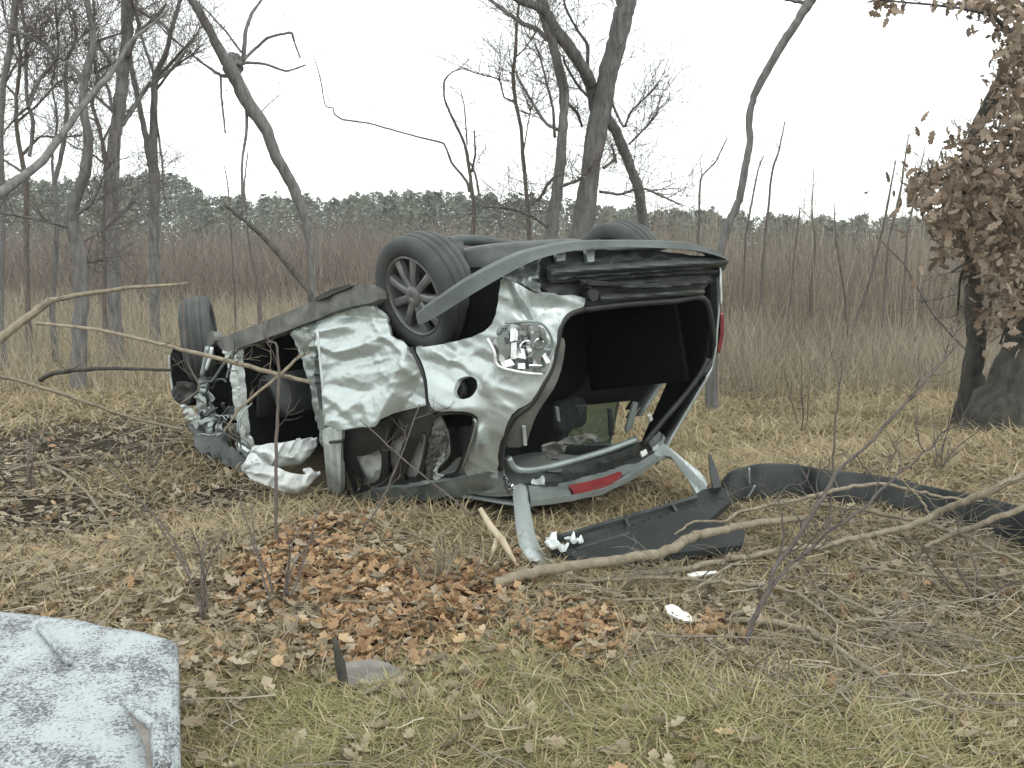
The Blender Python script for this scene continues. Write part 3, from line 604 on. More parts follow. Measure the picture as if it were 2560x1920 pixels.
mb = MB(); mb.box((0, 560, 12.5), (950, 0, 0), (0, 660, 0), (0, 0, 14.5)); hz = mb.build('haze', hm, None, False); hz['kind'] = 'stuff'; hz['label'] = 'thin damp winter haze over the field'

# ------------------------------------------------------------------ the overturned car (car frame: x to its nose, y to the camera side, z up from its roof)
CA = np.array([[-0.6522,-0.73859,-0.17064],[0.73329,-0.67177,0.10494],[-0.19214,-0.05669,0.97973]]); CB = np.array([0.319,4.6996,0.0215])
def cw(P): return np.asarray(P, float) @ CA.T + CB
def wc(P): return (np.asarray(P, float) - CB) @ CA
def half_w(z): return np.interp(z, [-.5, .02, .2, .45, .55, .8, 1.1, 1.25, 1.6], [.54, .56, .68, .82, .84, .845, .83, .80, .78])
def rear_x(z): return np.interp(z, [-.5, .03, .2, .5, .6, .8, .95, 1.1, 1.25, 1.6], [-.22, -.24, -.34, -.55, -.60, -.66, -.69, -.72, -.70, -.66])
def nose_x(z): return np.interp(z, [-.5, .05, .2, .5, .6, .7, 1.0, 1.2, 1.6], [1.5, 1.6, 1.9, 2.5, 3.0, 3.2, 3.25, 3.15, 3.1])
def shellF(P, off):
    x, y, z = P[..., 0], P[..., 1], P[..., 2]; xr, xn = rear_x(z) - off, nose_x(z) + off
    return np.abs(y / (half_w(z) + off)) ** 9 + np.abs((x - (xr + xn) / 2) / ((xn - xr) / 2)) ** 9 - 1
def hit(uv, off=0.):
    uv = np.atleast_2d(uv); r = rays(uv[:, 0], uv[:, 1]); r = r / r[:, 1:2]
    o = wc(CAMPOS[None]); dr = r @ CA; t = np.arange(2.6, 8.0, .02)
    Fv = shellF(o[:, None, :] + dr[:, None, :] * t[None, :, None], off)
    neg = Fv < 0; has = neg.any(1); k = np.where(has, neg.argmax(1), Fv.argmin(1)); k = np.clip(k, 1, len(t) - 1)
    a = Fv[np.arange(len(uv)), k - 1]; b = Fv[np.arange(len(uv)), k]
    fr = np.where(has, np.clip(a / np.maximum(a - b, 1e-9), 0, 1), 1.); tt = t[k - 1] + (t[k] - t[k - 1]) * fr
    P = o + dr * tt[:, None]; e = 2e-3; N = np.stack([shellF(P + np.eye(3)[i] * e, off) - shellF(P - np.eye(3)[i] * e, off) for i in range(3)], 1)
    N /= np.linalg.norm(N, axis=1)[:, None] + 1e-12
    return cw(P), N @ CA.T
def surf(off=0.): return lambda uv: hit(uv, off)
def lean(f, off=0.):                             # shell pushed out or in by f metres
    def s(uv):
        P, N = hit(uv, off); w = CAMPOS - P; w /= np.linalg.norm(w, axis=1)[:, None]; return P + w * np.asarray(f(np.atleast_2d(uv)))[:, None], N
    return s
def plane_of(a, b, c):
    a, b, c = (np.asarray(q, float) for q in (a, b, c)); n = np.cross(b - a, c - a); n /= np.linalg.norm(n)
    if n @ (CAMPOS - a) < 0: n = -n
    def f(uv):
        uv = np.atleast_2d(uv); r = rays(uv[:, 0], uv[:, 1]); t = ((a - CAMPOS) @ n) / (r @ n); return CAMPOS + r * t[:, None], np.repeat(n[None], len(uv), 0)
    return f
def zoom1(*p): return [(400 + x * .47, 520 + y * .47) for x, y in p]
def zoom2(*p): return [(1140 + x * .3617, 520 + y * .3617) for x, y in p]
def zoom6(*p): return [(1180 + x * .3255, 1060 + y * .3255) for x, y in p]
def ZR(*p): return [(800 + x * .199, 1020 + y * .199) for x, y in p]
def zoomA(*p): return [(560 + x * .1446, 1060 + y * .1446) for x, y in p]
car = thing('overturned_car', 'silver hatchback wreck lying overturned on its crushed roof', 'car', tuple(cw((.9, 0, 0))))
def part(name, outline, mat, off=0., step=10, smooth=1, holes=(), disp=None, th=.006, parent=None, s=None):
    V, F = sheet(outline, s or surf(off), step, smooth, holes, disp, th); o = mesh_obj(name, V, F, M[mat], parent or car); o.data.set_sharp_from_angle(angle=R(38)); return o
def tubepart(name, P, r, mat, k=8, parent=None, wob=0.):
    mb = MB(); mb.tube(P, r, k, wob); return mb.build(name, M[mat], parent or car)
def htube(name, uv, r, mat, off=0., k=8, parent=None, n=4): return tubepart(name, cr(hit(np.array(uv, float), off)[0], n), r, mat, k, parent)
def crumple(cx, cy, sx, sy, depth, amp, scale, seed, ang=0.):
    c, s_ = math.cos(ang), math.sin(ang)
    def f(uv):
        x, y = uv[:, 0], uv[:, 1]; X = (x * c + y * s_) / scale; Y = (-x * s_ + y * c) / scale
        rid = 1 - np.abs(2 * vn(X, Y * 2.2 + .6 * vn(X * 1.3, Y, seed + 9), seed) - 1); rid2 = 1 - np.abs(2 * vn(X * 2.3 + 5, Y * 3.2, seed + 3) - 1)
        env = np.exp(-((x - cx) / sx) ** 2 - ((y - cy) / sy) ** 2)
        return -depth * env + amp * (rid - .5) + amp * .45 * (rid2 - .5)
    return f
def corner(q, z, off=0.):
    xr, xn = rear_x(z) - off, nose_x(z); L = (xn - xr) / 2; return ((xr + xn) / 2 - L * max(0., 1 - q ** 9) ** (1 / 9), -(half_w(z) + off) * q, z)
qs = lambda t, q0: .99 - (.99 - q0) * (1 - t) ** 1.6
# --- inner structure: dark cabin and boot
def cgrid(fn, nu, nv, skip=None):
    V = np.array([fn(i / nu, j / nv) for j in range(nv + 1) for i in range(nu + 1)]); F = []
    for j in range(nv):
        for i in range(nu):
            if skip and skip((i + .5) / nu, (j + .5) / nv): continue
            a = j * (nu + 1) + i; F.append((a, a + 1, a + nu + 2, a + nu + 1))
    return cw(V), F
def solid(name, V, F, mat, th, parent=None):
    o = mesh_obj(name, V, F, M[mat], parent or car); md = o.modifiers.new('thickness', 'SOLIDIFY'); md.thickness = th; md.offset = 0; return o
far_skip = lambda a, b: (.08 < xz(a, b)[0] < .62 and .14 < xz(a, b)[1] < .38)
def xz(a, b): z = .03 + b * 1.15; x0 = rear_x(z) + .44; return x0 + a * (3.0 - x0), z
def far_y(x, z): return -half_w(z) * (1 - .10 * max(0, (abs(x - 1.25) - 1.4) / .6) ** 2)
V, F = cgrid(lambda a, b: (xz(a, b)[0], far_y(*xz(a, b)), xz(a, b)[1]), 60, 24, far_skip); solid('far_side_panel', V, F, 'paint', .012)
V, F = cgrid(lambda a, b: (xz(a, b)[0] + .03, far_y(*xz(a, b)) + .055, xz(a, b)[1]), 60, 24, far_skip); solid('far_side_trim', V, F, 'black', .01)
V, F = cgrid(lambda a, b: (.24 + .40 * a, far_y(.4, .13 + .26 * b) + .02, .13 + .26 * b), 8, 6); solid('far_window_glass', V, F, 'glass', .004)
V, F = cgrid(lambda a, b: (-.52 + a * 3.5, (b - .5) * 1.06, 1.19 + .012 * math.sin(a * 60) * (abs(b - .5) < .4)), 50, 12); solid('floor_pan', V, F, 'beam', .03)
V, F = cgrid(lambda a, b: (-.27 + a * 1.9, (b - .5) * 1.10, .035 + .03 * (2 * b - 1) ** 2 + .02 * math.sin(a * 9 + b * 5)), 24, 12); solid('roof', V, F, 'paint', .012)
V, F = cgrid(lambda a, b: (-.22 + a * 1.75, (b - .5) * 1.00, .065 + .03 * (2 * b - 1) ** 2 + .015 * math.sin(a * 14 + b * 9)), 24, 12); solid('headliner', V, F, 'liner', .008)
V, F = cgrid(lambda a, b: (2.15 + .1 * math.sin(b * 3), (a - .5) * 1.5, .35 + b * .85), 12, 8); solid('bulkhead', V, F, 'carpet', .03)
V, F = cgrid(lambda a, b: (1.75 + .35 * b, (a - .5) * 1.4, .62 + .25 * math.sin(b * 3.1)), 12, 8); solid('dashboard', V, F, 'black', .05)
mbx = MB()
for s_ in (-1, 1): mbx.box(cw((-.06, s_ * .60, .78)), CA @ np.array([.36, 0, 0]), CA @ np.array([0, .015, 0]), CA @ np.array([0, 0, .32]))
mbx.box(cw((-.10, 0, 1.09)), CA @ np.array([.40, 0, 0]), CA @ np.array([0, .6, 0]), CA @ np.array([0, 0, .012]))
mbx.build('boot_lining', M['carpet'], car, False)
def cushion(name, c, hx, hy, hz, tilt, mat='seat', parent=None):
    V = []; F = []; nu, nv = 16, 10
    for j in range(nv + 1):
        for i in range(nu):
            a = i / nu * 6.2832; b = (j / nv - .5) * math.pi; e = .45
            sg = lambda q: math.copysign(abs(q) ** e, q)
            p = np.array([hx * sg(math.cos(b)) * sg(math.cos(a)), hy * sg(math.cos(b)) * sg(math.sin(a)), hz * sg(math.sin(b))])
            ct, st = math.cos(tilt), math.sin(tilt); V.append(np.array(c) + np.array([p[0] * ct + p[2] * st, p[1], -p[0] * st + p[2] * ct]))
    for j in range(nv):
        for i in range(nu): F.append((j * nu + i, j * nu + (i + 1) % nu, (j + 1) * nu + (i + 1) % nu, (j + 1) * nu + i))
    return mesh_obj(name, cw(V), F, M[mat], parent or car)
cushion('rear_seat_back', (.32, 0, .77), .08, .62, .33, -.15, 'carpet')
for y in (-.36, .36):
    cushion('headrest', (.30, y, .36), .05, .13, .09, -.1)
    cushion('front_seat', (1.35, y, 1.02), .27, .25, .09, .05); cushion('front_seat_back', (1.12, y, .66), .08, .24, .34, -.25); cushion('headrest', (1.03, y, .24), .05, .13, .09, -.1)
cushion('rear_seat', (.62, 0, 1.02), .26, .62, .08, 0)
# --- sill and pillars on the camera side
part('sill', zoom1((300, 705), (420, 655), (550, 605), (700, 545), (830, 490), (1000, 425), (1105, 400), (1160, 440), (1160, 500), (1000, 525), (840, 587), (700, 645), (560, 695), (420, 748), (330, 765)), 'sill', .01, 9, 1, disp=crumple(700, 830, 1, 1, 0, .008, 60, 4, .5), th=.05)
part('heat_shield', zoom1((800, 490), (880, 445), (930, 425), (1010, 405), (1015, 422), (930, 452), (860, 488)), 'black', .03, 6, 1, th=.03)
part('front_pillar', zoom1((328, 728), (410, 728), (415, 830), (428, 940), (440, 1060), (452, 1180), (470, 1310), (452, 1320), (430, 1220), (400, 1080), (384, 960), (372, 850)), 'bare', .0, 6, 1, disp=crumple(590, 960, 1, 1, 0, .02, 12, 7, 1.4), th=.04)
part('center_pillar', zoom1((690, 655), (760, 628), (832, 600), (836, 680), (826, 770), (826, 870), (832, 970), (855, 1070), (884, 1165), (900, 1300), (880, 1320), (855, 1235), (825, 1110), (803, 1000), (792, 900), (760, 800), (727, 722)), 'prime', -.015, 7, 1, disp=crumple(770, 960, 1, 1, 0, .02, 22, 8, 1.3), th=.05)
def ribs(uv): return .010 * np.abs(np.sin((uv[:, 0] - uv[:, 1] * .09) * .17))
part('door_edge', zoom1((872, 1178), (920, 1172), (968, 1184), (967, 1400), (960, 1555), (945, 1576), (903, 1562), (888, 1400), (876, 1260)), 'bare', .03, 4, 0, disp=ribs, th=.03, s=lean(lambda uv: .07 * (uv[:, 1] - 1075) / 180, .03))
htube('door_check_strap', zoom1((905, 1246), (940, 1243), (978, 1238)), .010, 'black', .06, 6)
# --- crumpled rear door
def creases(L):                                  # sharp folds: (u0, v0, u1, v1, height, reach in px)
    def f(uv):
        t = np.zeros(len(uv))
        for x0, y0, x1, y1, a, s_ in L:
            dx, dy = x1 - x0, y1 - y0; l = math.hypot(dx, dy); k = np.clip(((uv[:, 0] - x0) * dx + (uv[:, 1] - y0) * dy) / l ** 2, 0, 1)
            dd = np.hypot(uv[:, 0] - x0 - k * dx, uv[:, 1] - y0 - k * dy); t += a * np.maximum(0, 1 - dd / s_) ** 1.25
        return t
    return f
DOORC = creases([(800, 830, 870, 815, .035, 22), (800, 862, 850, 880, .04, 20), (850, 880, 930, 858, .035, 22), (835, 905, 915, 895, -.03, 20), (930, 850, 1000, 835, .03, 22), (870, 790, 960, 800, -.035, 26), (880, 935, 1010, 925, .03, 26), (1035, 880, 985, 955, .055, 34), (985, 955, 955, 1040, .05, 34), (985, 955, 1060, 1000, -.04, 36),
    (820, 960, 900, 985, -.035, 28), (900, 985, 960, 965, -.03, 26), (830, 1050, 905, 1000, .035, 24), (905, 1000, 930, 1060, .03, 22), (1010, 905, 1055, 955, .03, 18), (850, 1040, 880, 1068, -.03, 18), (1000, 990, 1050, 1012, .03, 18), (815, 990, 860, 1020, .03, 18), (930, 800, 1000, 870, .025, 20)])
def door_lean(uv):
    x, y = uv[:, 0], uv[:, 1]; side = (x - 1035) * 160 + (y - 880) * 80          # side > 0: right of the long diagonal fold
    return .20 * np.clip((y - 850) / 220, -.15, 1) * np.clip(1 - side / 9000., .15, 1) - .03
def door_disp(uv):
    x, y = uv[:, 0], uv[:, 1]
    return crumple(900, 930, 90, 70, .02, .010, 80, 11, -.35)(uv) + (.75 - .40 * sstep(860, 910, y)) * DOORC(uv) + .003 * (vn(x / 7, y / 7, 5) - .5)
rd = part('rear_door', zoom1((835, 588), (920, 562), (1000, 538), (1135, 515), (1190, 600), (1260, 690), (1330, 735), (1350, 775), (1390, 850), (1415, 930), (1422, 1048), (1330, 1070), (1250, 1090), (1190, 1120), (1150, 1160), (1060, 1166), (960, 1182), (880, 1152), (872, 1050), (860, 950), (846, 800), (836, 680)), 'paint', .0, 4, 0, disp=door_disp, th=.02, s=lean(door_lean)); rd.data.set_sharp_from_angle(angle=R(62))
htube('door_seam', zoom1((1335, 745), (1385, 840), (1415, 930), (1428, 1045), (1460, 1090)), .012, 'black', .0, 6, rd)
htube('door_trim_strip', zoom1((838, 655), (850, 790), (866, 960), (878, 1130)), .008, 'bare', .03, 6, rd)
# --- window frame of the rear door and quarter window
part('window_frame', zoom1((960, 1186), (1060, 1172), (1150, 1158), (1250, 1092), (1330, 1070), (1425, 1045), (1470, 1092), (1590, 1080), (1680, 1092), (1700, 1150), (1660, 1250), (1600, 1435), (1370, 1472), (1130, 1492), (965, 1562), (975, 1400)), 'black', -.008, 7, 1,
     holes=[ZR((375, 590), (505, 615), (640, 575), (772, 510), (768, 860), (640, 985), (545, 1000), (480, 800)), ZR((852, 462), (960, 400), (1068, 330), (1010, 560), (940, 780), (855, 830)), ZR((1275, 302), (1345, 300), (1290, 600), (1212, 895), (1025, 930), (1130, 640)),
            ZR((1430, 120), (1560, 85), (1890, 78), (1925, 160), (1870, 380), (1790, 590), (1700, 820), (1600, 870), (1330, 905), (1290, 840), (1340, 480)), ZR((290, 690), (370, 700), (430, 840), (540, 1040), (300, 1130))], th=.025)
part('quarter_window_trim', ZR((1420, 120), (1545, 90), (1600, 420), (1560, 600), (1430, 730), (1440, 890), (1310, 920), (1280, 840), (1340, 480)), 'sill', -.02, 6, 1, disp=crumple(1090, 1110, 1, 1, 0, .02, 16, 13, 1.4), th=.012)
part('torn_lining', ZR((1430, 735), (1560, 560), (1600, 560), (1540, 680), (1470, 760), (1500, 820), (1590, 850), (1440, 905)), 'liner', -.01, 5, 1, disp=crumple(1090, 1110, 1, 1, 0, .03, 12, 14, .4), th=.008)
for q, o_ in enumerate((ZR((300, 700), (345, 690), (420, 860), (460, 1040), (425, 1060), (370, 900)), ZR((270, 840), (320, 900), (330, 1080), (285, 1090)))): part('slat', o_, 'black', .0, 4, 0, th=.012)
part('grab_strap', ZR((905, 105), (945, 110), (870, 320), (840, 470), (860, 820), (810, 860), (790, 620), (810, 380)), 'trim', .012, 5, 1, th=.012)
htube('seat_belt', zoom1((1460, 1440), (1470, 1380), (1530, 1310), (1520, 1180)), .012, 'liner', -.05, 6)
htube('window_seal', zoom1((1605, 1400), (1640, 1300), (1680, 1160), (1670, 1120)), .008, 'prime', .015, 6)
part('curtain_airbag', zoom1((1000, 1312), (1120, 1290), (1290, 1210), (1420, 1180), (1400, 1330), (1380, 1470), (1200, 1480), (1090, 1480), (1040, 1400)), 'bag', -.07, 8, 2, disp=crumple(960, 1170, 1, 1, 0, .03, 40, 17, .8), th=.01)
# --- rear quarter with wheel arch, fuel filler and corner of the boot
quarter = [(1032, 868), (1060, 868), (1117, 858), (1200, 838), (1238, 802), (1247, 740), (1252, 688)] + zoom2((400, 505), (540, 590), (590, 606), (900, 602), (885, 692), (790, 730), (722, 800), (700, 900), (662, 1080), (622, 1170), (560, 1272), (500, 1356), (400, 1402), (345, 1500), (312, 1655)) + [(1246, 1172), (1244, 1200), (1152, 1194), (1180, 1108), (1198, 1060), (1192, 1036), (1147, 1026), (1091, 1030), (1074, 1012), (1070, 962), (1053, 915)]
QC = creases([(1060, 885, 1120, 905, .03, 20), (1120, 905, 1190, 880, .03, 22), (1080, 930, 1130, 960, -.03, 20), (1300, 745, 1345, 800, .04, 18), (1345, 800, 1400, 770, -.03, 22), (1290, 700, 1300, 745, .03, 16), (1225, 920, 1212, 975, .035, 18), (1205, 1070, 1222, 1140, .04, 16), (1190, 890, 1225, 915, -.025, 18), (1130, 865, 1160, 905, .025, 16), (1400, 745, 1450, 760, .02, 14)])
def q_disp(uv):
    x, y = uv[:, 0], uv[:, 1]; f = crumple(1120, 900, 60, 45, .04, .008, 85, 23, .6)(uv) + .4 * QC(uv)
    f += -.06 * np.exp(-((x - 1350) / 50) ** 2 - ((y - 770) / 30) ** 2) + .05 * np.exp(-((x - 1300 - .55 * (y - 740)) / 10) ** 2) * np.exp(-((y - 760) / 45) ** 2)
    f += .035 * np.exp(-((y - 885 - .5 * (x - 1100)) / 14) ** 2) * np.exp(-((x - 1120) / 60) ** 2) + .02 * np.exp(-((x - 1225 - .2 * (y - 960)) / 14) ** 2) * np.exp(-((y - 960) / 40) ** 2)
    f += .03 * np.exp(-np.maximum(0, np.abs((x - 1205) * .45 + (y - 1090) * .1) / 5) ** 2) * np.exp(-((y - 1095) / 32) ** 2)
    return f
qp = part('rear_quarter_panel', quarter, 'paint', 0, 5, 1, holes=[zoom1((1575, 912), (1630, 893), (1685, 905), (1692, 950), (1660, 1005), (1600, 1022), (1565, 1000), (1560, 950))], disp=q_disp, th=.02, s=lean(lambda uv: .10 * np.clip((uv[:, 1] - 860) / 150, -.1, 1.1) * sstep(1230, 1150, uv[:, 0]) * sstep(1080, 1015, uv[:, 1])))
part('filler_recess', zoom1((1545, 890), (1700, 880), (1705, 1000), (1600, 1035), (1545, 1010)), 'black', -.06, 7, 1, th=.01, parent=qp)
c0 = hit(np.array([[1158, 972]]), -.05)[0][0]; nrm = hit(np.array([[1158, 972]]))[1][0]
tubepart('filler_cap', np.array([c0, c0 + nrm * .02, c0 + nrm * .03]), [.035, .035, .028], 'beam', 14, qp)
part('door_gap', zoom1((1325, 738), (1348, 742), (1400, 840), (1428, 930), (1440, 1045), (1475, 1090), (1420, 1090), (1405, 1045), (1400, 940), (1370, 850)), 'black', -.02, 7, 1, th=.01)
part('wheel_arch', [(1020, 865), (1060, 875), (1117, 866), (1205, 845), (1246, 805), (1254, 740), (1262, 690), (1180, 660), (1080, 700), (980, 720), (960, 800)], 'carpet', -.22, 14, 1, th=.03)
part('roof_rail', zoom1((960, 1566), (1000, 1548), (1130, 1494), (1370, 1474), (1600, 1437), (1790, 1388)) + [(1246, 1225), (1100, 1246), (1000, 1259), (921, 1269), (858, 1278), (845, 1262)], 'prime', .01, 8, 1, disp=crumple(1000, 1230, 1, 1, 0, .02, 50, 27, .1), th=.04)
# --- broken tail lamp, camera side
lamp_o = zoom2((225, 895), (340, 800), (520, 785), (600, 810), (650, 880), (668, 960), (640, 1060), (600, 1145), (440, 1130), (300, 1095), (270, 1030))
def lamp_d(uv): return .03 * np.floor(vn(uv[:, 0] / 16, uv[:, 1] / 16, 31) * 4) / 4 - .015
lamp = part('tail_lamp', lamp_o, 'prime', .008, 4, 1, disp=lamp_d, th=.015)
def shard(u, v, w, h, ang, mt, tip, nm='lens_shard', k=4):
    a = np.arange(k) * 6.2832 / k + ang; j = RNG.uniform(.85, 1.15, k); s0, s1 = RNG.normal(0, tip), RNG.normal(0, tip)
    part(nm, list(zip(u + w * np.cos(a) * j * 1.25, v + h * np.sin(a) * j * 1.25)), mt, .026, 4, 0, disp=lambda uv: s0 * (uv[:, 0] - u) / w + s1 * (uv[:, 1] - v) / h, th=.005, parent=lamp)
def bowl(u, v, r, mt):
    part('reflector', [(u + r * math.cos(t), v + 1.15 * r * math.sin(t)) for t in np.linspace(0, 6.283, 15)[:-1]], mt, .03, 3, 0, disp=lambda uv: -.03 * np.clip(1 - ((uv[:, 0] - u) / r) ** 2 - ((uv[:, 1] - v) / (1.15 * r)) ** 2, 0, 1), th=.006, parent=lamp)
for (u, v, w, h, a, mt, tp) in [(1345, 866, 22, 36, .8, 'prime', .012), (1262, 868, 15, 38, .5, 'prime', .012), (1326, 826, 22, 13, .8, 'chrome', .015), (1284, 836, 9, 18, .7, 'shard', .012), (1300, 838, 7, 15, .8, 'chrome', .015), (1270, 845, 8, 12, .3, 'black', .01), (1334, 835, 8, 8, .8, 'shard', .012),
    (1358, 838, 8, 14, .4, 'sill', .01), (1246, 856, 9, 15, .2, 'shard', .012), (1284, 876, 8, 22, .75, 'shard', .015), (1300, 882, 12, 12, .78, 'shard', .012), (1342, 905, 13, 12, .8, 'chrome', .012), (1304, 915, 10, 7, .78, 'shard', .01), (1335, 918, 15, 7, .78, 'shard', .01),
    (1318, 912, 4, 11, .78, 'black', .006), (1269, 908, 16, 8, .4, 'chrome', .012), (1312, 856, 5, 7, .7, 'black', .01), (1362, 890, 6, 16, .7, 'shard', .012), (1256, 892, 7, 12, 1.0, 'shard', .012)]: shard(u, v, w, h, a, mt, tp)
bowl(1318, 872, 17, 'chrome'); bowl(1347, 860, 11, 'chrome')
shard(1312, 886, 9, 4, .3, 'black', .004); shard(1322, 870, 5, 6, .6, 'shard', .01)
htube('lamp_rim', [(1219, 846), (1236, 880), (1245, 914), (1300, 930), (1356, 936)], .007, 'shard', .035, 6, lamp)
htube('lamp_rim', [(1262, 808), (1328, 803), (1358, 812), (1376, 838), (1383, 867), (1372, 903), (1358, 934)], .006, 'prime', .035, 6, lamp)
# --- tail panel, rear bumper remains
part('tail_panel', zoom2((545, 345), (760, 300), (1000, 285), (1400, 300), (1860, 345), (1830, 440), (1770, 510), (1722, 540), (1705, 615), (1500, 640), (1200, 655), (885, 695), (905, 600), (595, 606)), 'black', -.03, 9, 1, disp=crumple(1600, 660, 1, 1, 0, .02, 70, 33), th=.03)
def band(name, pts, mat, off, hw, depth=.03, bulge=.02):
    """a long beam following pixel points (u, v) of the tail, half height hw in px"""
    P = cr(np.array(pts, float), 5); up = np.stack([P[:, 0], P[:, 1] - hw], 1); dn = np.stack([P[:, 0], P[:, 1] + hw], 1)
    o = list(up) + list(dn[::-1])
    cy = lambda uv: np.interp(uv[:, 0], P[:, 0], P[:, 1])
    return part(name, o, mat, off, 6, 0, disp=lambda uv: bulge * (1 - np.clip((uv[:, 1] - cy(uv)) / hw, -1, 1) ** 2), th=depth)
band('bumper_beam', zoom2((635, 450), (850, 430), (1100, 415), (1400, 395), (1850, 370)), 'beam', .02, 11, .05, .03)
band('tail_flange', zoom2((640, 505), (1000, 490), (1400, 462), (1800, 440)), 'trim', -.005, 6, .02, .015)
band('cross_bar', zoom2((860, 520), (1000, 530), (1290, 545), (1500, 535), (1760, 505)), 'black', .03, 6, .03, .02)
band('tail_sill', zoom2((980, 622), (1200, 610), (1450, 590), (1700, 578)), 'beam', .0, 9, .03, .02)
part('tow_hook', zoom2((905, 560), (985, 560), (985, 640), (930, 645)), 'black', .03, 6, 1, th=.03)
part('tail_bracket', zoom2((690, 300), (760, 300), (755, 360), (700, 370)), 'prime', .0, 6, 0, th=.02); part('tail_bracket', zoom2((900, 290), (960, 285), (955, 370), (910, 375)), 'prime', .0, 6, 0, th=.02)
part('corner_bracket', zoom2((310, 470), (545, 350), (590, 600), (400, 500)), 'prime', -.02, 7, 0, disp=crumple(1300, 670, 1, 1, 0, .04, 25, 37), th=.02)
V, F = cgrid(lambda a, b: corner(.80 + .06 * a + .01 * math.sin(b * 9), .84 + b * .19, .012), 5, 8); solid('far_corner_bracket', V, F, 'bare', .01)
def bumper():
    pts = [(1040, 790), (1062, 770), (1105, 742), (1160, 706), (1230, 668), (1300, 636), (1350, 622), (1420, 608), (1500, 602), (1620, 602), (1730, 608), (1790, 628), (1813, 643)]
    lo = [(1046, 812), (1075, 800), (1125, 770), (1180, 735), (1250, 694), (1310, 662), (1352, 645), (1420, 628), (1500, 618), (1620, 619), (1730, 626), (1790, 640), (1815, 650)]
    off = [.04, .05, .06, .07, .07, .07, .06, .06, .06, .05, .05, .05, .04]
    A = np.array([hit(np.array([p]), o)[0][0] for p, o in zip(pts, off)]); B = np.array([hit(np.array([p]), o)[0][0] for p, o in zip(lo, off)])
    A, B = cr(A, 5), cr(B, 5); n = len(A); V = []; F = []
    for i in range(n):
        c = cw((1.0, 0, 1.3)); inn = c - A[i]; inn[2] = 0; inn /= np.linalg.norm(inn); m = (A[i] + B[i]) / 2 - inn * .012
        V += [A[i] + inn * .10 + np.array([0, 0, .004]), A[i] + inn * .02 + np.array([0, 0, .004]), A[i], A[i] * .45 + B[i] * .55 - inn * .004, B[i] - inn * .01, B[i] + inn * .02]
    k = 6
    for i in range(n - 1):
        for j in range(k): F.append((i * k + j, i * k + (j + 1) % k, (i + 1) * k + (j + 1) % k, (i + 1) * k + j))
    F += [tuple(range(k - 1, -1, -1)), tuple(range((n - 1) * k, n * k))]
    return mesh_obj('rear_bumper', V, F, M['bumper'], car, False)
bumper()
# --- boot opening seal, far pillar, far tail lamp
htube('boot_seal', [(1458, 772), (1424, 786), (1402, 812), (1394, 848), (1380, 912), (1365, 944), (1344, 982), (1322, 1014), (1288, 1040), (1266, 1078), (1255, 1125), (1250, 1172)], .016, 'black', -.01, 8)
part('boot_frame_edge', zoom2((705, 905), (760, 900), (740, 1080), (690, 1230), (620, 1330), (560, 1420), (520, 1520), (480, 1655), (320, 1655), (345, 1500), (400, 1402), (500, 1356), (560, 1272), (622, 1170), (662, 1080)) , 'sill', -.035, 8, 1, th=.02)
htube('boot_seal', zoom2((885, 700), (1200, 662), (1500, 642), (1705, 622), (1760, 760), (1780, 950), (1765, 1060), (1700, 1150)), .016, 'black', -.02, 8)
V, F = cgrid(lambda a, b: corner(qs(a, .84 if .03 + b * 1.05 > .5 else .80), .03 + b * 1.05), 14, 40); solid('far_rear_pillar', V, F, 'paint', .012)
V, F = cgrid(lambda a, b: corner(qs(a, .80), .04 + b * 1.02, -.035), 14, 40); solid('far_pillar_trim', V, F, 'carpet', .01)
htube('pillar_seal', zoom2((1740, 1040), (1700, 1130), (1600, 1270), (1430, 1470), (1290, 1640)), .015, 'black', -.01, 8)
V, F = cgrid(lambda a, b: corner(qs(a, .865), .585 + b * .215 - .04 * a, .012 + .02 * math.sin(b * 3.14) * math.sin(.5 + a * 2.6)), 12, 10); fl = solid('tail_lamp', V, F, 'red', .02); fl['label'] = 'intact red tail lamp on the far side'
# --- underbody bits standing above the floor
def carpath(P, r, name, mat, k=10, n=5): return tubepart(name, cr(cw(P), n), r, mat, k)
cushion('spare_wheel_well', (.30, .02, 1.24), .42, .50, .11, 0, 'beam'); cushion('fuel_tank', (.95, 0, 1.23), .28, .48, .07, 0, 'black')
carpath([(-.0, -.62, 1.16), (.0, 0, 1.20), (.0, .62, 1.16)], .045, 'rear_axle_beam', 'beam')
carpath([(.42, .35, 1.22), (.42, .2, 1.27), (.42, -.3, 1.27), (.42, -.45, 1.22)], [.05, .10, .10, .05][0], 'exhaust_silencer', 'sill', 12)
carpath([(2.5, -.1, 1.24), (1.6, -.05, 1.24), (.9, .05, 1.26), (.5, .15, 1.26)], .03, 'exhaust_pipe', 'sill')
carpath([(.02, .50, 1.12), (.02, .50, 1.36)], .055, 'coil_spring', 'beam'); carpath([(.02, -.50, 1.12), (.02, -.50, 1.32)], .055, 'coil_spring', 'beam')
tubepart('underbody_pipe', cr(at([1120, 1160, 1210, 1260, 1340], [608, 600, 604, 612, 622], [4.9, 5.0, 5.1, 5.2, 5.2]), 5), .032, 'beam', 10)
tubepart('spring_mount', cr(at([1185, 1215, 1250], [668, 640, 640], [4.55, 4.6, 4.6]), 5), .04, 'prime', 10)
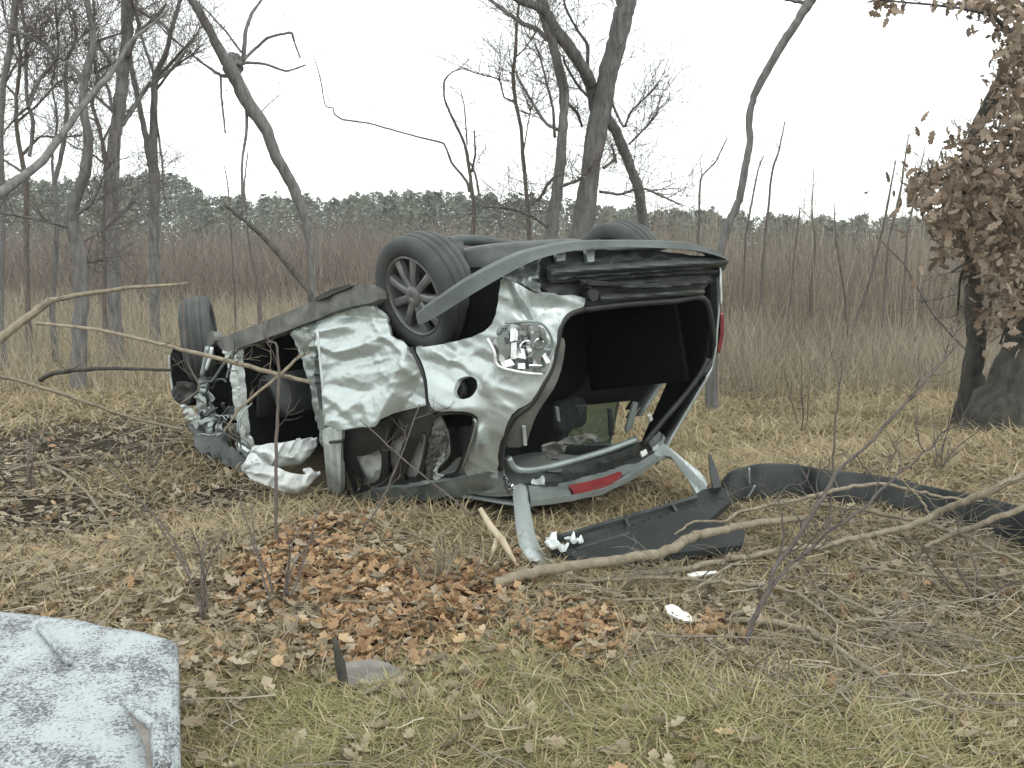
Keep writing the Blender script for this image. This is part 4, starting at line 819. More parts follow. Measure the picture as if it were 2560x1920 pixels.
# --- wheels
def wheel(c, nrm, spin=0., label=None, parent=None):
    nrm = np.asarray(nrm, float); nrm /= np.linalg.norm(nrm); a = np.cross(nrm, [0, 0, 1]); a /= np.linalg.norm(a); b = np.cross(nrm, a)
    T = lambda P: np.asarray(c) + P[:, :1] * a + P[:, 2:] * b + P[:, 1:2] * nrm       # local y = outward axle
    w = bpy.data.objects.new('wheel', None); COL.objects.link(w); w.parent = car; w.empty_display_size = .1
    if label: w['label'] = label
    def lathe(name, prof, mat, n=56, close=True):
        V = []; F = []; m = len(prof)
        for i in range(n):
            t = i / n * 6.28318; V += [(r * math.cos(t), y, r * math.sin(t)) for r, y in prof]
        for i in range(n):
            for j in range(m if close else m - 1):
                i2 = (i + 1) % n; j2 = (j + 1) % m; F.append((i * m + j, i * m + j2, i2 * m + j2, i2 * m + j))
        return mesh_obj(name, T(np.array(V)), F, M[mat], w)
    lathe('tyre', [(.198, .078), (.215, .096), (.245, .102), (.272, .096), (.286, .084), (.293, .066), (.295, .05), (.287, .047), (.287, .040), (.296, .037), (.297, .012), (.288, .009), (.288, -.009), (.297, -.012), (.296, -.037), (.287, -.040), (.287, -.047), (.295, -.05), (.293, -.066), (.286, -.084), (.272, -.096), (.245, -.102), (.215, -.096), (.198, -.078)], 'rubber')
    lathe('rim', [(.203, .085), (.203, .075), (.195, .068), (.185, .0), (.185, -.08), (.178, -.08), (.178, .0), (.186, .060), (.190, .082), (.196, .090)], 'rim')
    lathe('brake_drum', [(.001, .0), (.12, .0), (.13, -.01), (.13, -.06), (.001, -.06)], 'black', 32)
    mbs = []
    for k in range(9):
        t = spin + k * 6.28318 / 9; d = np.array([math.cos(t), 0, math.sin(t)]); s_ = np.array([-math.sin(t), 0, math.cos(t)]); y = np.array([0, 1., 0]); V = []
        for rr, hw, y0, y1 in ((.045, .021, .082, .05), (.11, .018, .086, .05), (.19, .024, .078, .045)):
            V += [d * rr - s_ * hw + y * y0 * .93, d * rr - s_ * hw * .45 + y * y0, d * rr + s_ * hw * .45 + y * y0, d * rr + s_ * hw + y * y0 * .93, d * rr + s_ * hw + y * y1, d * rr - s_ * hw + y * y1]
        F = [(i * 6 + j, i * 6 + (j + 1) % 6, (i + 1) * 6 + (j + 1) % 6, (i + 1) * 6 + j) for i in range(2) for j in range(6)] + [tuple(range(5, -1, -1)), tuple(range(12, 18))]
        mesh_obj('spoke', T(np.array(V)), F, M['rim'], w, False)
    lathe('wheel_cap', [(.001, .094), (.040, .092), (.052, .084), (.054, .07), (.056, .045), (.001, .045)], 'rim', 32)
    return w
Cc = np.array([[1, 0, 0], [0, -sa, ca], [0, -ca, -sa]])      # camera axes (right, down, forward) in the world
wheel(at(1030, 743, 4.40) + Cc @ np.array([.68, -.365, .64]) * .09, Cc @ np.array([-.69, .36, -.63]), .25, 'dirty rear wheel splayed out on the camera side')
wheel(cw((.0, -.68, 1.125)) , -CA[:, 1] + CA[:, 2] * .1, .1)
wheel(at(500, 848, 6.25), Cc @ np.array([-.95, .12, -.22]), .4, 'front wheel seen edge on beside the torn wing')
wheel(cw((2.44, -.66, 1.05)), -CA[:, 1], .3)
# --- torn front end
PXF = lambda *p: [(400 + x * .2412, 720 + y * .2412) for x, y in p]
part('wing_liner', PXF((105, 620), (240, 600), (470, 590), (650, 600), (670, 800), (672, 1000), (680, 1300), (620, 1480), (520, 1350), (420, 1200), (250, 1230), (150, 1150), (115, 930)), 'carpet', -.10, 9, 1, th=.02)
V, F = cgrid(lambda a, b: (2.25 + .9 * a, .72 - 1.44 * b, .60 + .1 * math.sin(a * 2) + .02 * math.sin(b * 14)), 12, 14); solid('bonnet', V, F, 'paint', .012)
V, F = cgrid(lambda a, b: (nose_x(.6 + a * .55) * (1 - .10 * (2 * b - 1) ** 4) - .1, (.5 - b) * 1.5, .6 + a * .55), 6, 14); solid('front_panel', V, F, 'trim', .02)
htube('wing_edge', PXF((100, 690), (97, 760), (112, 930), (142, 1112)), .008, 'bare', .0, 6)
part('front_wing', PXF((415, 880), (440, 905), (510, 950), (512, 1090), (560, 1210), (610, 1340), (650, 1440), (725, 1600), (700, 1640), (600, 1620), (490, 1500), (425, 1320), (362, 1110), (430, 1040)), 'prime', .01, 6, 1, disp=crumple(530, 1020, 1, 1, 0, .05, 22, 41, 1.1), th=.01)
part('wing_fragment', PXF((205, 1188), (350, 1262), (395, 1340), (412, 1440), (388, 1490), (300, 1370), (235, 1270)), 'bare', .02, 6, 1, disp=crumple(470, 1040, 1, 1, 0, .03, 16, 43), th=.01)
part('bumper_fragment', PXF((150, 1000), (250, 950), (340, 1010), (370, 1130), (330, 1220), (210, 1180), (160, 1100)), 'black', .0, 6, 1, disp=lambda uv: .05 * vn(uv[:, 0] / 20, uv[:, 1] / 20, 3), th=.05)
part('bonnet_edge', [(470, 1060), (492, 1080), (516, 1078), (574, 1108), (612, 1138), (640, 1172), (700, 1240), (820, 1262), (800, 1278), (690, 1262), (610, 1190), (540, 1150), (500, 1118)], 'beam', -.03, 9, 1, disp=crumple(600, 1150, 1, 1, 0, .02, 70, 45), th=.05)
tubepart('strut', cr(at([519, 512, 505], [866, 905, 940], 5.75), 4), .016, 'prime', 8); tubepart('strut', cr(at([530, 524, 514], [868, 895, 925], 5.75), 4), .012, 'bare', 8)
part('knuckle', PXF((470, 470), (545, 440), (570, 520), (540, 600), (475, 600)), 'sill', .03, 5, 1, th=.06)
mbw = MB()
for k in range(14):
    u, v = RNG.uniform(540, 600), RNG.uniform(1040, 1090); P = [np.array([u, v])]
    d = np.array([RNG.uniform(-5, 3), RNG.uniform(-14, 10)])
    for _ in range(5): d = d + RNG.normal(0, 3.5, 2); P.append(P[-1] + d)
    P = np.array(P); mbw.tube(cr(at(P[:, 0], P[:, 1], np.linspace(5.15, 5.25, 6)), 3), .0045, 4)
mbw.build('wiring', M['prime'], car)
mbh = MB()
for k in range(12):
    u, v = RNG.uniform(500, 575), RNG.uniform(930, 1060); P = [np.array([u, v])]; d = np.array([RNG.uniform(-5, 5), RNG.uniform(-13, 10)])
    for _ in range(5): d = d + RNG.normal(0, 5, 2); P.append(P[-1] + d)
    P = np.array(P); mbh.tube(cr(at(P[:, 0], P[:, 1], np.linspace(5.45, 5.6, 6)), 3), RNG.uniform(.005, .012), 5)
mbh.build('hoses', M['beam'], car)
# --- airbags hanging out of the front door opening
def puff(cx, cy, rx, ry, h, seed):
    def f(uv):
        q = np.clip(1 - ((uv[:, 0] - cx) / rx) ** 2 - ((uv[:, 1] - cy) / ry) ** 2, 0, 1) ** .5
        x, y = uv[:, 0], uv[:, 1]; th = np.arctan2(y - (cy - .2 * ry), x - (cx - 1.1 * rx)); rad = np.hypot(x - (cx - 1.1 * rx), y - cy)
        return h * q ** .7 + .06 * (1 - np.abs(2 * vn(th * 6.5 + .3 * vn(x / 25, y / 25, seed + 4), rad / 70, seed) - 1)) + .045 * (1 - np.abs(2 * vn((x + .6 * y) / 22, (y - .3 * x) / 60, seed + 2) - 1)) + .010 * vn(x / 9, y / 9, seed + 1)
    return f
def dsurf(dfun):
    def f(uv):
        uv = np.atleast_2d(uv); P = at(uv[:, 0], uv[:, 1], dfun(uv)); n = CAMPOS - P; n /= np.linalg.norm(n, axis=1)[:, None]; return P, n
    return f
part('airbag', zoomA((470, 480), (590, 385), (700, 350), (880, 345), (1050, 312), (1240, 275), (1580, 243), (1612, 330), (1540, 500), (1400, 640), (1300, 720), (920, 740), (740, 790), (520, 830), (400, 760)), 'bag', 0, 5, 1, disp=puff(690, 1125, 95, 45, .12, 51), th=.02, s=dsurf(lambda uv: 5.25 - (uv[:, 1] - 1120) * .001)).data.set_sharp_from_angle(angle=R(85))
part('airbag', zoomA((480, 470), (600, 560), (720, 720), (920, 735), (1100, 840), (1420, 885), (1400, 800), (1430, 755), (1500, 750), (1570, 835), (1692, 808), (1600, 950), (1500, 1010), (1400, 1190), (1150, 1205), (850, 1115), (560, 990), (430, 940), (345, 790), (375, 590)), 'bag', 0, 5, 1, disp=puff(690, 1185, 100, 60, .12, 55), th=.02, s=dsurf(lambda uv: 5.12 - (uv[:, 1] - 1150) * .0012)).data.set_sharp_from_angle(angle=R(85))
part('pillar_splinter', zoomA((190, 300), (240, 370), (360, 460), (430, 500), (400, 560), (350, 600), (260, 500), (215, 420)), 'bare', .04, 5, 1, th=.02)
part('pillar_splinter', zoomA((395, 215), (450, 230), (500, 380), (480, 420), (430, 380)), 'bare', .02, 5, 1, th=.015)
# --- tailgate torn open and spread on the ground, still on its hinges
HL = hit(np.array([[1300, 1226]]))[0][0]; HR = hit(np.array([[1650, 1112]]))[0][0]; BL = G(1345, 1402, .03)
TG = plane_of(HL, HR, BL)
tail = bpy.data.objects.new('tailgate', None); COL.objects.link(tail); tail.parent = car; tail['label'] = 'tailgate frame spread out on the ground'
def tg(name, o, mat, step=7, smooth=1, holes=(), disp=None, th=.02): return part(name, o, mat, 0, step, smooth, holes, disp, th, tail, TG)
def arch(c, w, h): return lambda uv: h * np.clip(1 - ((uv[:, 0] - np.interp(uv[:, 1], c[0], c[1])) / w) ** 2, 0, 1)
tg('pillar', [(1281, 1229), (1300, 1222), (1318, 1224), (1323, 1268), (1336, 1330), (1352, 1374), (1375, 1396), (1414, 1398), (1407, 1412), (1365, 1420), (1330, 1418), (1304, 1386), (1291, 1337), (1284, 1268)], 'paint', 5, 1, disp=arch(([1226, 1268, 1330, 1390, 1420], [1300, 1304, 1313, 1328, 1350]), 24, .035), th=.03)
tg('pillar', zoom6((1440, 160), (1480, 155), (1560, 215), (1640, 280), (1790, 400), (1812, 500), (1770, 560), (1740, 560), (1690, 470), (1600, 350), (1500, 252), (1400, 238), (1380, 250)), 'paint', 5, 1, disp=lambda uv: .03 * np.clip(1 - ((uv[:, 1] - np.interp(uv[:, 0], [1650, 1700, 1740, 1770], [1118, 1160, 1200, 1230])) / 16) ** 2, 0, 1), th=.03)
tg('hatch_header', zoom6((430, 500), (560, 500), (660, 490), (900, 440), (1120, 370), (1290, 290), (1370, 240), (1410, 285), (1390, 310), (1180, 420), (1110, 440), (760, 545), (600, 560), (440, 560)), 'prime', 6, 1, disp=lambda uv: .02 + .012 * vn(uv[:, 0] / 14, uv[:, 1] / 10, 4), th=.03)
for x, y in ((752, 470), (856, 440), (985, 405), (1085, 378)):
    tg('bolt_hole', zoom6((x - 10, y - 8), (x + 10, y - 12), (x + 12, y + 8), (x - 8, y + 12)), 'black', 4, 0, disp=lambda uv: np.full(len(uv), .036), th=.006)
tg('latch_slot', zoom6((560, 500), (650, 488), (660, 510), (570, 524)), 'black', 5, 0, disp=lambda uv: np.full(len(uv), .036), th=.008)
tg('latch_slot', zoom6((1150, 340), (1260, 315), (1370, 250), (1395, 262), (1280, 330), (1170, 350)), 'black', 5, 0, disp=lambda uv: np.full(len(uv), .036), th=.008)
tg('white_clip', zoom6((1285, 275), (1330, 252), (1342, 280), (1300, 305)), 'white_plastic', 5, 0, disp=lambda uv: np.full(len(uv), .045), th=.02)
tg('hatch_spoiler', zoom6((440, 562), (600, 560), (745, 545), (760, 590), (1000, 545), (1120, 475), (1185, 425), (1400, 285), (1425, 292), (1300, 390), (1180, 458), (1000, 535), (780, 590), (600, 618), (450, 630)), 'prime', 6, 0, disp=lambda uv: np.full(len(uv), .03), th=.03)
tg('brake_light', zoom6((738, 535), (850, 515), (1000, 475), (1125, 428), (1148, 436), (1120, 475), (1000, 530), (880, 565), (775, 585)), 'red', 6, 0, disp=lambda uv: np.full(len(uv), .045), th=.02)
tg('hinge', zoom6((225, 420), (260, 430), (300, 420), (420, 425), (425, 500), (300, 520), (290, 560), (255, 520), (265, 480)), 'chrome', 5, 0, disp=lambda uv: .05 * vn(uv[:, 0] / 8, uv[:, 1] / 8, 6), th=.02)
tg('hinge', zoom6((425, 440), (480, 430), (550, 500), (555, 530), (520, 525), (430, 485)), 'bare', 5, 0, disp=lambda uv: .04 + .03 * vn(uv[:, 0] / 8, uv[:, 1] / 8, 7), th=.02)
tg('hinge', zoom6((1340, 175), (1430, 120), (1465, 150), (1450, 215), (1380, 235)), 'prime', 5, 0, disp=lambda uv: .03 + .03 * vn(uv[:, 0] / 8, uv[:, 1] / 8, 8), th=.02)
tg('trim_panel', [(1378, 1388), (1372, 1352), (1453, 1340), (1538, 1316), (1668, 1286), (1733, 1250), (1753, 1236), (1798, 1228), (1830, 1242), (1822, 1275), (1770, 1325), (1862, 1350), (1850, 1385), (1700, 1405), (1560, 1420), (1440, 1418)], 'trim', 8, 0, disp=lambda uv: .02 + .012 * vn(uv[:, 0] / 90, uv[:, 1] / 60, 9) + .02 * (uv[:, 1] > np.interp(uv[:, 0], [1378, 1830], [1395, 1255])), th=.03)
for q, (a0, a1) in enumerate((((1400, 1362), (1740, 1262)), ((1440, 1395), (1790, 1290)), ((1560, 1312), (1590, 1385)), ((1680, 1282), (1715, 1345)))):
    e = np.array(a1, float) - np.array(a0); e = np.array([-e[1], e[0]]) / np.linalg.norm(e) * 3.5
    tg('panel_rib', [tuple(np.array(a0) + e), tuple(np.array(a1) + e), tuple(np.array(a1) - e), tuple(np.array(a0) - e)], 'beam', 6, 0, disp=lambda uv: np.full(len(uv), .045), th=.03)
tg('trim_spike', [(1768, 1158), (1775, 1165), (1790, 1205), (1800, 1245), (1780, 1250), (1772, 1205)], 'black', 5, 0, disp=lambda uv: np.full(len(uv), .06), th=.02)
tg('latch', zoom6((560, 1010), (640, 1000), (735, 1035), (700, 1062), (600, 1060)), 'bare', 5, 0, disp=lambda uv: .05 + .03 * vn(uv[:, 0] / 12, uv[:, 1] / 6, 3), th=.01)
tg('latch', zoom6((700, 1000), (770, 955), (800, 985), (850, 980), (835, 1015), (760, 1020)), 'bare', 4, 0, disp=lambda uv: .05 + .05 * vn(uv[:, 0] / 9, uv[:, 1] / 7, 5), th=.008)
tg('latch', zoom6((560, 975), (640, 940), (648, 985), (590, 998)), 'bare', 4, 0, disp=lambda uv: .04 + .04 * vn(uv[:, 0] / 9, uv[:, 1] / 7, 6), th=.008)
# --- rear edge of the roof seen through the opening
tubepart('roof_edge', cr(hit(np.array(zoom6((280, 262), (320, 330), (400, 355), (560, 335), (760, 285), (1000, 215), (1150, 160), (1260, 118))), -.03)[0], 5), .017, 'prime', 8)
part('roof_header', zoom6((245, 250), (300, 350), (400, 382), (700, 330), (1000, 250), (1160, 210), (1300, 150), (1450, 110), (1450, 180), (1370, 240), (1120, 360), (900, 430), (660, 480), (430, 490), (260, 440)), 'beam', -.02, 7, 1, disp=crumple(1400, 1170, 1, 1, 0, .02, 60, 61), th=.03)
#, zoom2((900, 1360), (1250, 1345), (1330, 1400), (1260, 1560), (1150, 1600), (900, 1600), (820, 1560)), 'glass', -.10, 9, 1, th=.004)
for o_, d_, mt in ((zoom2((1055, 1390), (1080, 1390), (1092, 1570), (1065, 1580)), -.13, 'black'), (zoom2((830, 1370), (900, 1370), (860, 1450)), -.14, 'trim'), (zoom2((690, 1380), (712, 1380), (722, 1480), (702, 1470)), -.12, 'prime'), (zoom2((460, 1515), (482, 1512), (492, 1640), (470, 1645)), -.02, 'liner'), (zoom2((1230, 1345), (1260, 1350), (1220, 1520), (1180, 1560), (1175, 1530)), -.08, 'prime'), (zoom2((1330, 1440), (1352, 1430), (1362, 1460), (1345, 1480)), -.02, 'bare')):
    part('torn_trim', o_, mt, d_, 5, 0, th=.012)
part('torn_headliner', [(1240 + x * .208, 960 + y * .208) for x, y in ((510, 740), (600, 690), (800, 680), (900, 620), (1050, 595), (1200, 620), (1270, 670), (1200, 695), (980, 690), (850, 720), (760, 830), (710, 905), (650, 915), (580, 850))], 'sill', -.10, 6, 1, disp=crumple(1400, 1100, 1, 1, 0, .04, 30, 66), th=.01)
#, cr(hit(np.array(zoom2((560, 1640), (640, 1600), (800, 1570), (900, 1555), (1000, 1590))), -.14)[0], 5), .03, 'liner', 8)

# ------------------------------------------------------------------ torn-off bumper cover, fallen limbs, small debris
def zB(*p): return [(1780 + x * .3526, 1120 + y * .3526) + tuple(w) for x, y, *w in p]
def zR(*p): return [(1600 + x * .434, 1400 + y * .434) + tuple(w) for x, y, *w in p]
def cover_strip():
    top = zB((70, 300), (95, 235), (150, 178), (260, 142), (370, 122), (550, 122), (700, 142), (880, 172), (1100, 192), (1290, 222), (1500, 270), (1700, 312), (1880, 345), (2212, 430), (2400, 520))
    bot = zB((60, 440), (100, 432), (160, 420), (250, 400), (360, 396), (550, 392), (700, 408), (880, 425), (1060, 448), (1250, 475), (1450, 515), (1700, 575), (1880, 630), (2212, 770), (2400, 880))
    A, B = cr(np.array(top), 5), cr(np.array(bot), 5); n = len(A); V = []
    for i in range(n):
        b = G(*B[i]); t = at(A[i][0], A[i][1], b[1] + .07); o = np.array([0, 1., 0]); m = b * .5 + t * .5
        jag = .004 * RNG.uniform(-1, 1)
        V += [t + o * .05 + np.array([0, 0, -.006]), t + o * .012, t + np.array([0, -.006, -.006 + jag]), b * .25 + t * .75 + np.array([0, -.025, 0]), m + np.array([0, -.038, 0]), b * .75 + t * .25 + np.array([0, -.03, 0]), b + np.array([0, -.005, .01]), b + np.array([0, .02, -.006]), b + np.array([0, .07, 0.0])]
    k = 9; F = [(i * k + j, i * k + j + 1, (i + 1) * k + j + 1, (i + 1) * k + j) for i in range(n - 1) for j in range(k - 1)]
    c = G(*B[n // 2]); root = thing('bumper_cover', 'long dark bumper cover torn off and lying on edge right of the car', 'bumper', tuple(c))
    o = mesh_obj('shell', V, F, M['trim'], root); md = o.modifiers.new('thickness', 'SOLIDIFY'); md.thickness = .006; md.offset = 0
    # paler torn foam lip along the foot of the cover
    P = np.array([G(u, v) for u, v in zB((320, 372), (420, 352), (520, 350), (620, 368), (720, 388))]) + np.array([0, -.05, .03])
    mb = MB(); mb.tube(cr(P, 4), [.02] * (len(cr(P, 4))), 7, .15); mb.build('foam_lip', M['sill'], root)
    mb = MB(); P = np.array([at(u, v, 4.5) for u, v in zB((262, 140), (262, 200), (266, 262))]); mb.tube(cr(P, 3), .006, 5)
    P = np.array([at(u, v, 4.45) for u, v in zB((305, 262), (280, 310), (245, 360))]); mb.tube(cr(P, 3), .006, 5); mb.build('torn_clip', M['prime'], root)
cover_strip()
def limb(label, pts, heights, mat='pale', tw=4, twl=.35, seed=0, name='fallen_branch', group=None, cat='branch', rt=.003):
    rng = random.Random(seed); H = np.interp(np.linspace(0, 1, len(pts)), np.linspace(0, 1, len(heights)), heights)
    P = np.array([G(u, v, h) for (u, v, w), h in zip(pts, H)]); r = np.array([p[2] for p in pts]) / FPX * P[:, 1] / 2
    Q = cr(np.concatenate([P, r[:, None]], 1), 5); P, r = Q[:, :3], Q[:, 3]; P = P + RNG.normal(0, .003, P.shape)
    root = thing(name, label, cat, tuple(P[0]), group); mb = MB(); mb.tube(P, r, 8, .06); mb.build('stem', M[mat], root)
    if tw: t = MB(); twigs_on(t, P, rt, tw, twl, rng, 2, .15); tag(t.build('twigs', M['paletwig'], root), kind='stuff')
limb('thickest pale limb lying across the torn tailgate', [(1236, 1457, 30), (1300, 1440, 31), (1364, 1424, 30), (1460, 1412, 29), (1562, 1398, 28), (1668, 1376, 27), (1727, 1345, 25), (1800, 1326, 22), (1859, 1314, 20), (1940, 1302, 18), (2008, 1295, 16)], [.05, .10, .16, .16, .13], tw=3, seed=1)
limb('long pale limb reaching to the right edge over the bumper cover', [(1496, 1444, 15), (1600, 1436, 16), (1694, 1424, 17)] + zB((140, 790, 15), (400, 738, 15), (560, 718, 14), (760, 700, 14), (960, 650, 15), (1200, 605, 16), (1440, 540, 17), (1600, 462, 19), (1760, 392, 20), (2000, 290, 20), (2240, 170, 19)), [.04, .06, .08, .10, .22, .42], tw=7, twl=.45, seed=2)
limb('pale side limb rising to the right edge below the longest limb', zB((1500, 700, 10), (1640, 640, 13), (1790, 588, 15), (2000, 500, 16), (2250, 400, 16)), [.08, .12, .2, .3], tw=5, seed=3)
limb('thin arched pale branch lying over the bumper cover', zB((-260, 610, 6), (-120, 520, 7), (90, 520, 8), (180, 462, 9), (380, 412, 10), (600, 370, 10), (820, 312, 10), (1000, 272, 10), (1220, 256, 9), (1400, 292, 8), (1600, 340, 7), (1900, 378, 6), (2230, 400, 5)), [.10, .16, .25, .22, .12], tw=6, seed=4)
limb('thin pale branch along the foot of the bumper cover', zB((740, 392, 8), (1050, 440, 9), (1300, 490, 10), (1480, 522, 11), (1680, 590, 12), (1850, 650, 12), (2000, 730, 11), (2250, 850, 11)), [.06, .10, .12, .12], tw=6, seed=5)
limb('crooked thin branch standing in front of the bumper cover', zB((1338, 215, 5), (1420, 300, 6), (1480, 372, 6), (1540, 470, 7), (1572, 545, 7), (1600, 620, 6)), [.34, .2, .02], tw=2, twl=.2, seed=6)
limb('pale limb end lying under the thickest limb', [(1340, 1470, 20), (1440, 1468, 19), (1520, 1478, 14), (1580, 1500, 9), (1640, 1510, 6)], [.02, .04, .03], tw=4, seed=7)
limb('long straight pale branch on the ground below the thickest limb', [(1380, 1445, 9), (1500, 1450, 11)] + zR((0, 102, 12), (300, 112, 12), (520, 132, 12), (800, 162, 12), (950, 222, 11), (1100, 332, 10), (1300, 420, 9), (1500, 452, 8), (1900, 500, 5)), [.05, .07, .05, .03], tw=8, seed=8)
limb('pale branch slanting down right in the brush pile', zR((1080, 175, 9), (1300, 288, 11), (1500, 400, 11), (1750, 482, 9), (1950, 510, 6)), [.06, .05, .03], tw=6, seed=9)
limb('longest bowed pale branch in the lower right corner', zR((310, 345, 10), (480, 350, 15), (700, 352, 19), (900, 385, 19), (1010, 425, 18), (1200, 552, 16), (1350, 645, 15), (1520, 765, 14), (1700, 872, 11), (1850, 992, 9), (2060, 1210, 7)), [.03, .05, .05, .03], tw=8, twl=.45, seed=10)
limb('thin kinked pale branch beside the dark sapling', zR((450, 505, 6), (560, 592, 8), (640, 612, 9), (820, 672, 9), (950, 782, 8), (1130, 965, 6)), [.03, .05, .02], tw=5, seed=11)
limb('thin pale branch lying along the right edge above the brush pile', zR((1200, 10, 7), (1500, 72, 9), (1700, 92, 9), (1900, 102, 9), (2260, 58, 7)), [.05, .07, .08], tw=7, seed=12)
limb('bowed pale twig crossing under the torn tailgate', [(1430, 1500, 5), (1560, 1497, 8), (1660, 1496, 9), (1750, 1466, 9), (1800, 1430, 7), (1850, 1405, 5)], [.03, .05, .09], tw=3, seed=13)
limb('pale twig slanting across the fallen leaves at lower centre', [(1440, 1706, 6), (1500, 1690, 7), (1560, 1665, 7), (1700, 1630, 5)], [.03, .04, .03], tw=2, twl=.15, seed=14)
limb('pale twig lying level in the grass by the white panel', [(455, 1810, 4), (510, 1785, 7), (560, 1768, 8), (590, 1755, 6)], [.02, .04, .03], tw=0, seed=15)
limb('pale branch lying flat on the bare soil at left', [(20, 1180, 8), (90, 1160, 9), (200, 1145, 8), (260, 1165, 6)], [.03, .05, .02], tw=4, seed=16)
limb('thin branch sloping over the bare soil before the left trees', [(110, 1160, 6), (170, 1190, 8), (230, 1250, 7), (290, 1330, 5)], [.04, .05, .02], tw=3, seed=17)
limb('short branch beside the front wing on the ground', [(330, 1085, 8), (400, 1066, 9), (470, 1072, 8)], [.02, .04, .02], tw=2, seed=18)
for k, (pts, h, lab) in enumerate([
     ([(1858, 1640, 17), (1880, 1560, 15), (1920, 1470, 13)] + zB((450, 850, 12), (560, 700, 12), (700, 482, 12), (790, 352, 11), (880, 172, 10), (1070, 10, 8)) + [(2260, 1010, 8), (2330, 930, 6), (2395, 860, 5)], (1.0, .75), 'tallest dark sapling leaning right in front of the bumper cover'),
     ([(1846, 1640, 12), (1890, 1540, 11)] + zB((500, 880, 9), (640, 762, 9), (840, 582, 8), (1060, 432, 8), (1250, 252, 7), (1400, 122, 6), (1540, 5, 5)) + [(2360, 1080, 4)], (1.0, .7), 'second dark sapling branching lower beside the tallest one'),
     ([(1935, 1430, 6)] + zB((480, 750, 6), (502, 650, 6), (490, 482, 4), (470, 330, 3)), (1.0, .98), 'thin dark stem between the limb and the saplings'),
     (zB((805, 668, 7), (830, 520, 6), (846, 300, 6), (852, 130, 5)) + [(2085, 1080, 5), (2095, 1000, 4), (2110, 905, 3)], (1.0, .98), 'upright dark stem rising past the bumper cover')]):
    base = G(*pts[0][:2]); D = np.linspace(base[1], base[1] * h[1] + (1 - h[1]) * base[1] * 1.25, len(pts))
    P = at([p[0] for p in pts], [p[1] for p in pts], D); r = np.array([p[2] for p in pts]) / FPX * D / 2
    Q = cr(np.concatenate([P, r[:, None]], 1), 4); P, r = Q[:, :3], Q[:, 3]; P = P + RNG.normal(0, .003, P.shape)
    root = thing('dark_sapling', lab, 'sapling', tuple(base), 'dark saplings in front of the bumper cover'); mb = MB(); mb.tube(P, r, 7, .08); mb.build('stem', M['twig'], root)
    t = MB(); twigs_on(t, P, .003, 10 if k < 2 else 4, .22, random.Random(k), 2, .4); tag(t.build('twigs', M['twig'], root), kind='stuff')
def seedling(label, u, v, n, hpx, spread, seed, mat='twig'):
    rng = random.Random(seed); b = G(u, v); root = thing('bare_shrub', label, 'shrub', tuple(b), 'bare shrubs in the near grass'); t = MB()
    for k in range(n):
        h = hpx / FPX * b[1] * rng.uniform(.6, 1.05); p = b + np.array([rng.gauss(0, .03), rng.gauss(0, .03), -.02]); d = np.array([rng.gauss(0, spread), rng.gauss(0, spread), 1.]); P = [p]
        for j in range(6): d = d + np.array([rng.gauss(0, .12), rng.gauss(0, .1), 0]); d /= np.linalg.norm(d); p = p + d * h / 6; P.append(p)
        P = cr(np.array(P), 2); mb = MB(); mb.tube(P, np.linspace(.0055, .0018, len(P)), 5, .05); mb.build('stem', M[mat], root); twigs_on(t, P, .0018, 4, h * .3, rng, 1, .5)
    tag(t.build('twigs', M[mat], root), kind='stuff')
seedling('bare shrub of thin stems right of the white panel top corner', 494, 1552, 5, 330, .28, 1)
seedling('bare shrub of thin brown stems left of the orange leaf pile', 700, 1520, 6, 300, .3, 2)
seedling('bushy grey twig clump under the rear corner of the car', 1115, 1470, 14, 190, .55, 3, 'paletwig')
seedling('low bare twig clump on the soil at the left edge', 60, 1230, 7, 230, .5, 4)
seedling('sparse bare shrub growing in the field right of the car', 2000, 1080, 4, 210, .2, 5)
seedling('bare shrub against the foot of the oak', 2340, 1180, 6, 200, .4, 6)
seedling('bare twig clump on the soil before the front wing', 350, 1190, 8, 170, .6, 7)
seedling('sparse bare stems by the right photo edge in the brush', 2440, 1500, 5, 260, .5, 8)
def small(name, label, cat, outline, mat, dz=.02, step=4, th=.012, disp=None, tilt=(0, 0, 0)):
    c = np.mean(np.array(outline, float), 0); b = G(c[0], c[1], dz); n = np.array([tilt[0], tilt[1], 1.]); a = np.cross(n, [1, 0, 0]); e = np.cross(a, n)
    V, F = sheet(outline, plane_of(b, b + e, b + a), step, 0, (), disp, th); o = mesh_obj(name, V, F, M[mat], None, origin=b); o.data.set_sharp_from_angle(angle=R(38)); return tag(o, label, cat)
small('plastic_shard', 'white plastic shard lying by the dark saplings', 'debris', zR((140, 282), (180, 272), (225, 280), (268, 312), (290, 335), (305, 388), (280, 372), (240, 362), (160, 322)), 'white_plastic', .05, 5, .012, lambda uv: .02 * vn(uv[:, 0] / 25, uv[:, 1] / 15, 3), (0, -.5, 0))
small('plastic_shard', 'white plastic scrap under the end of the thickest limb', 'debris', [(1392, 1432), (1428, 1424), (1434, 1436), (1396, 1442)], 'white_plastic', .03, 5, .01, None, (0, -.6, 0))
small('plastic_shard', 'pale plastic strip beside the fallen limbs', 'debris', zR((270, 80), (330, 66), (440, 62), (450, 74), (340, 90), (290, 100)), 'white_plastic', .05, 5, .01, None, (0, -.5, 0))
root = thing('curved_trim', 'curved pale trim end standing behind the thickest limb', 'debris', tuple(G(1865, 1385)))
for q, (r, o) in enumerate(((.022, 0), (.010, 14))):
    P = np.array([at(u + o, v, 4.05) for u, v in zB((252, 628), (250, 668), (238, 712), (205, 752))]); mb = MB(); mb.tube(cr(P, 4), r, 8, .06); mb.build('strip', M['white_plastic'], root)
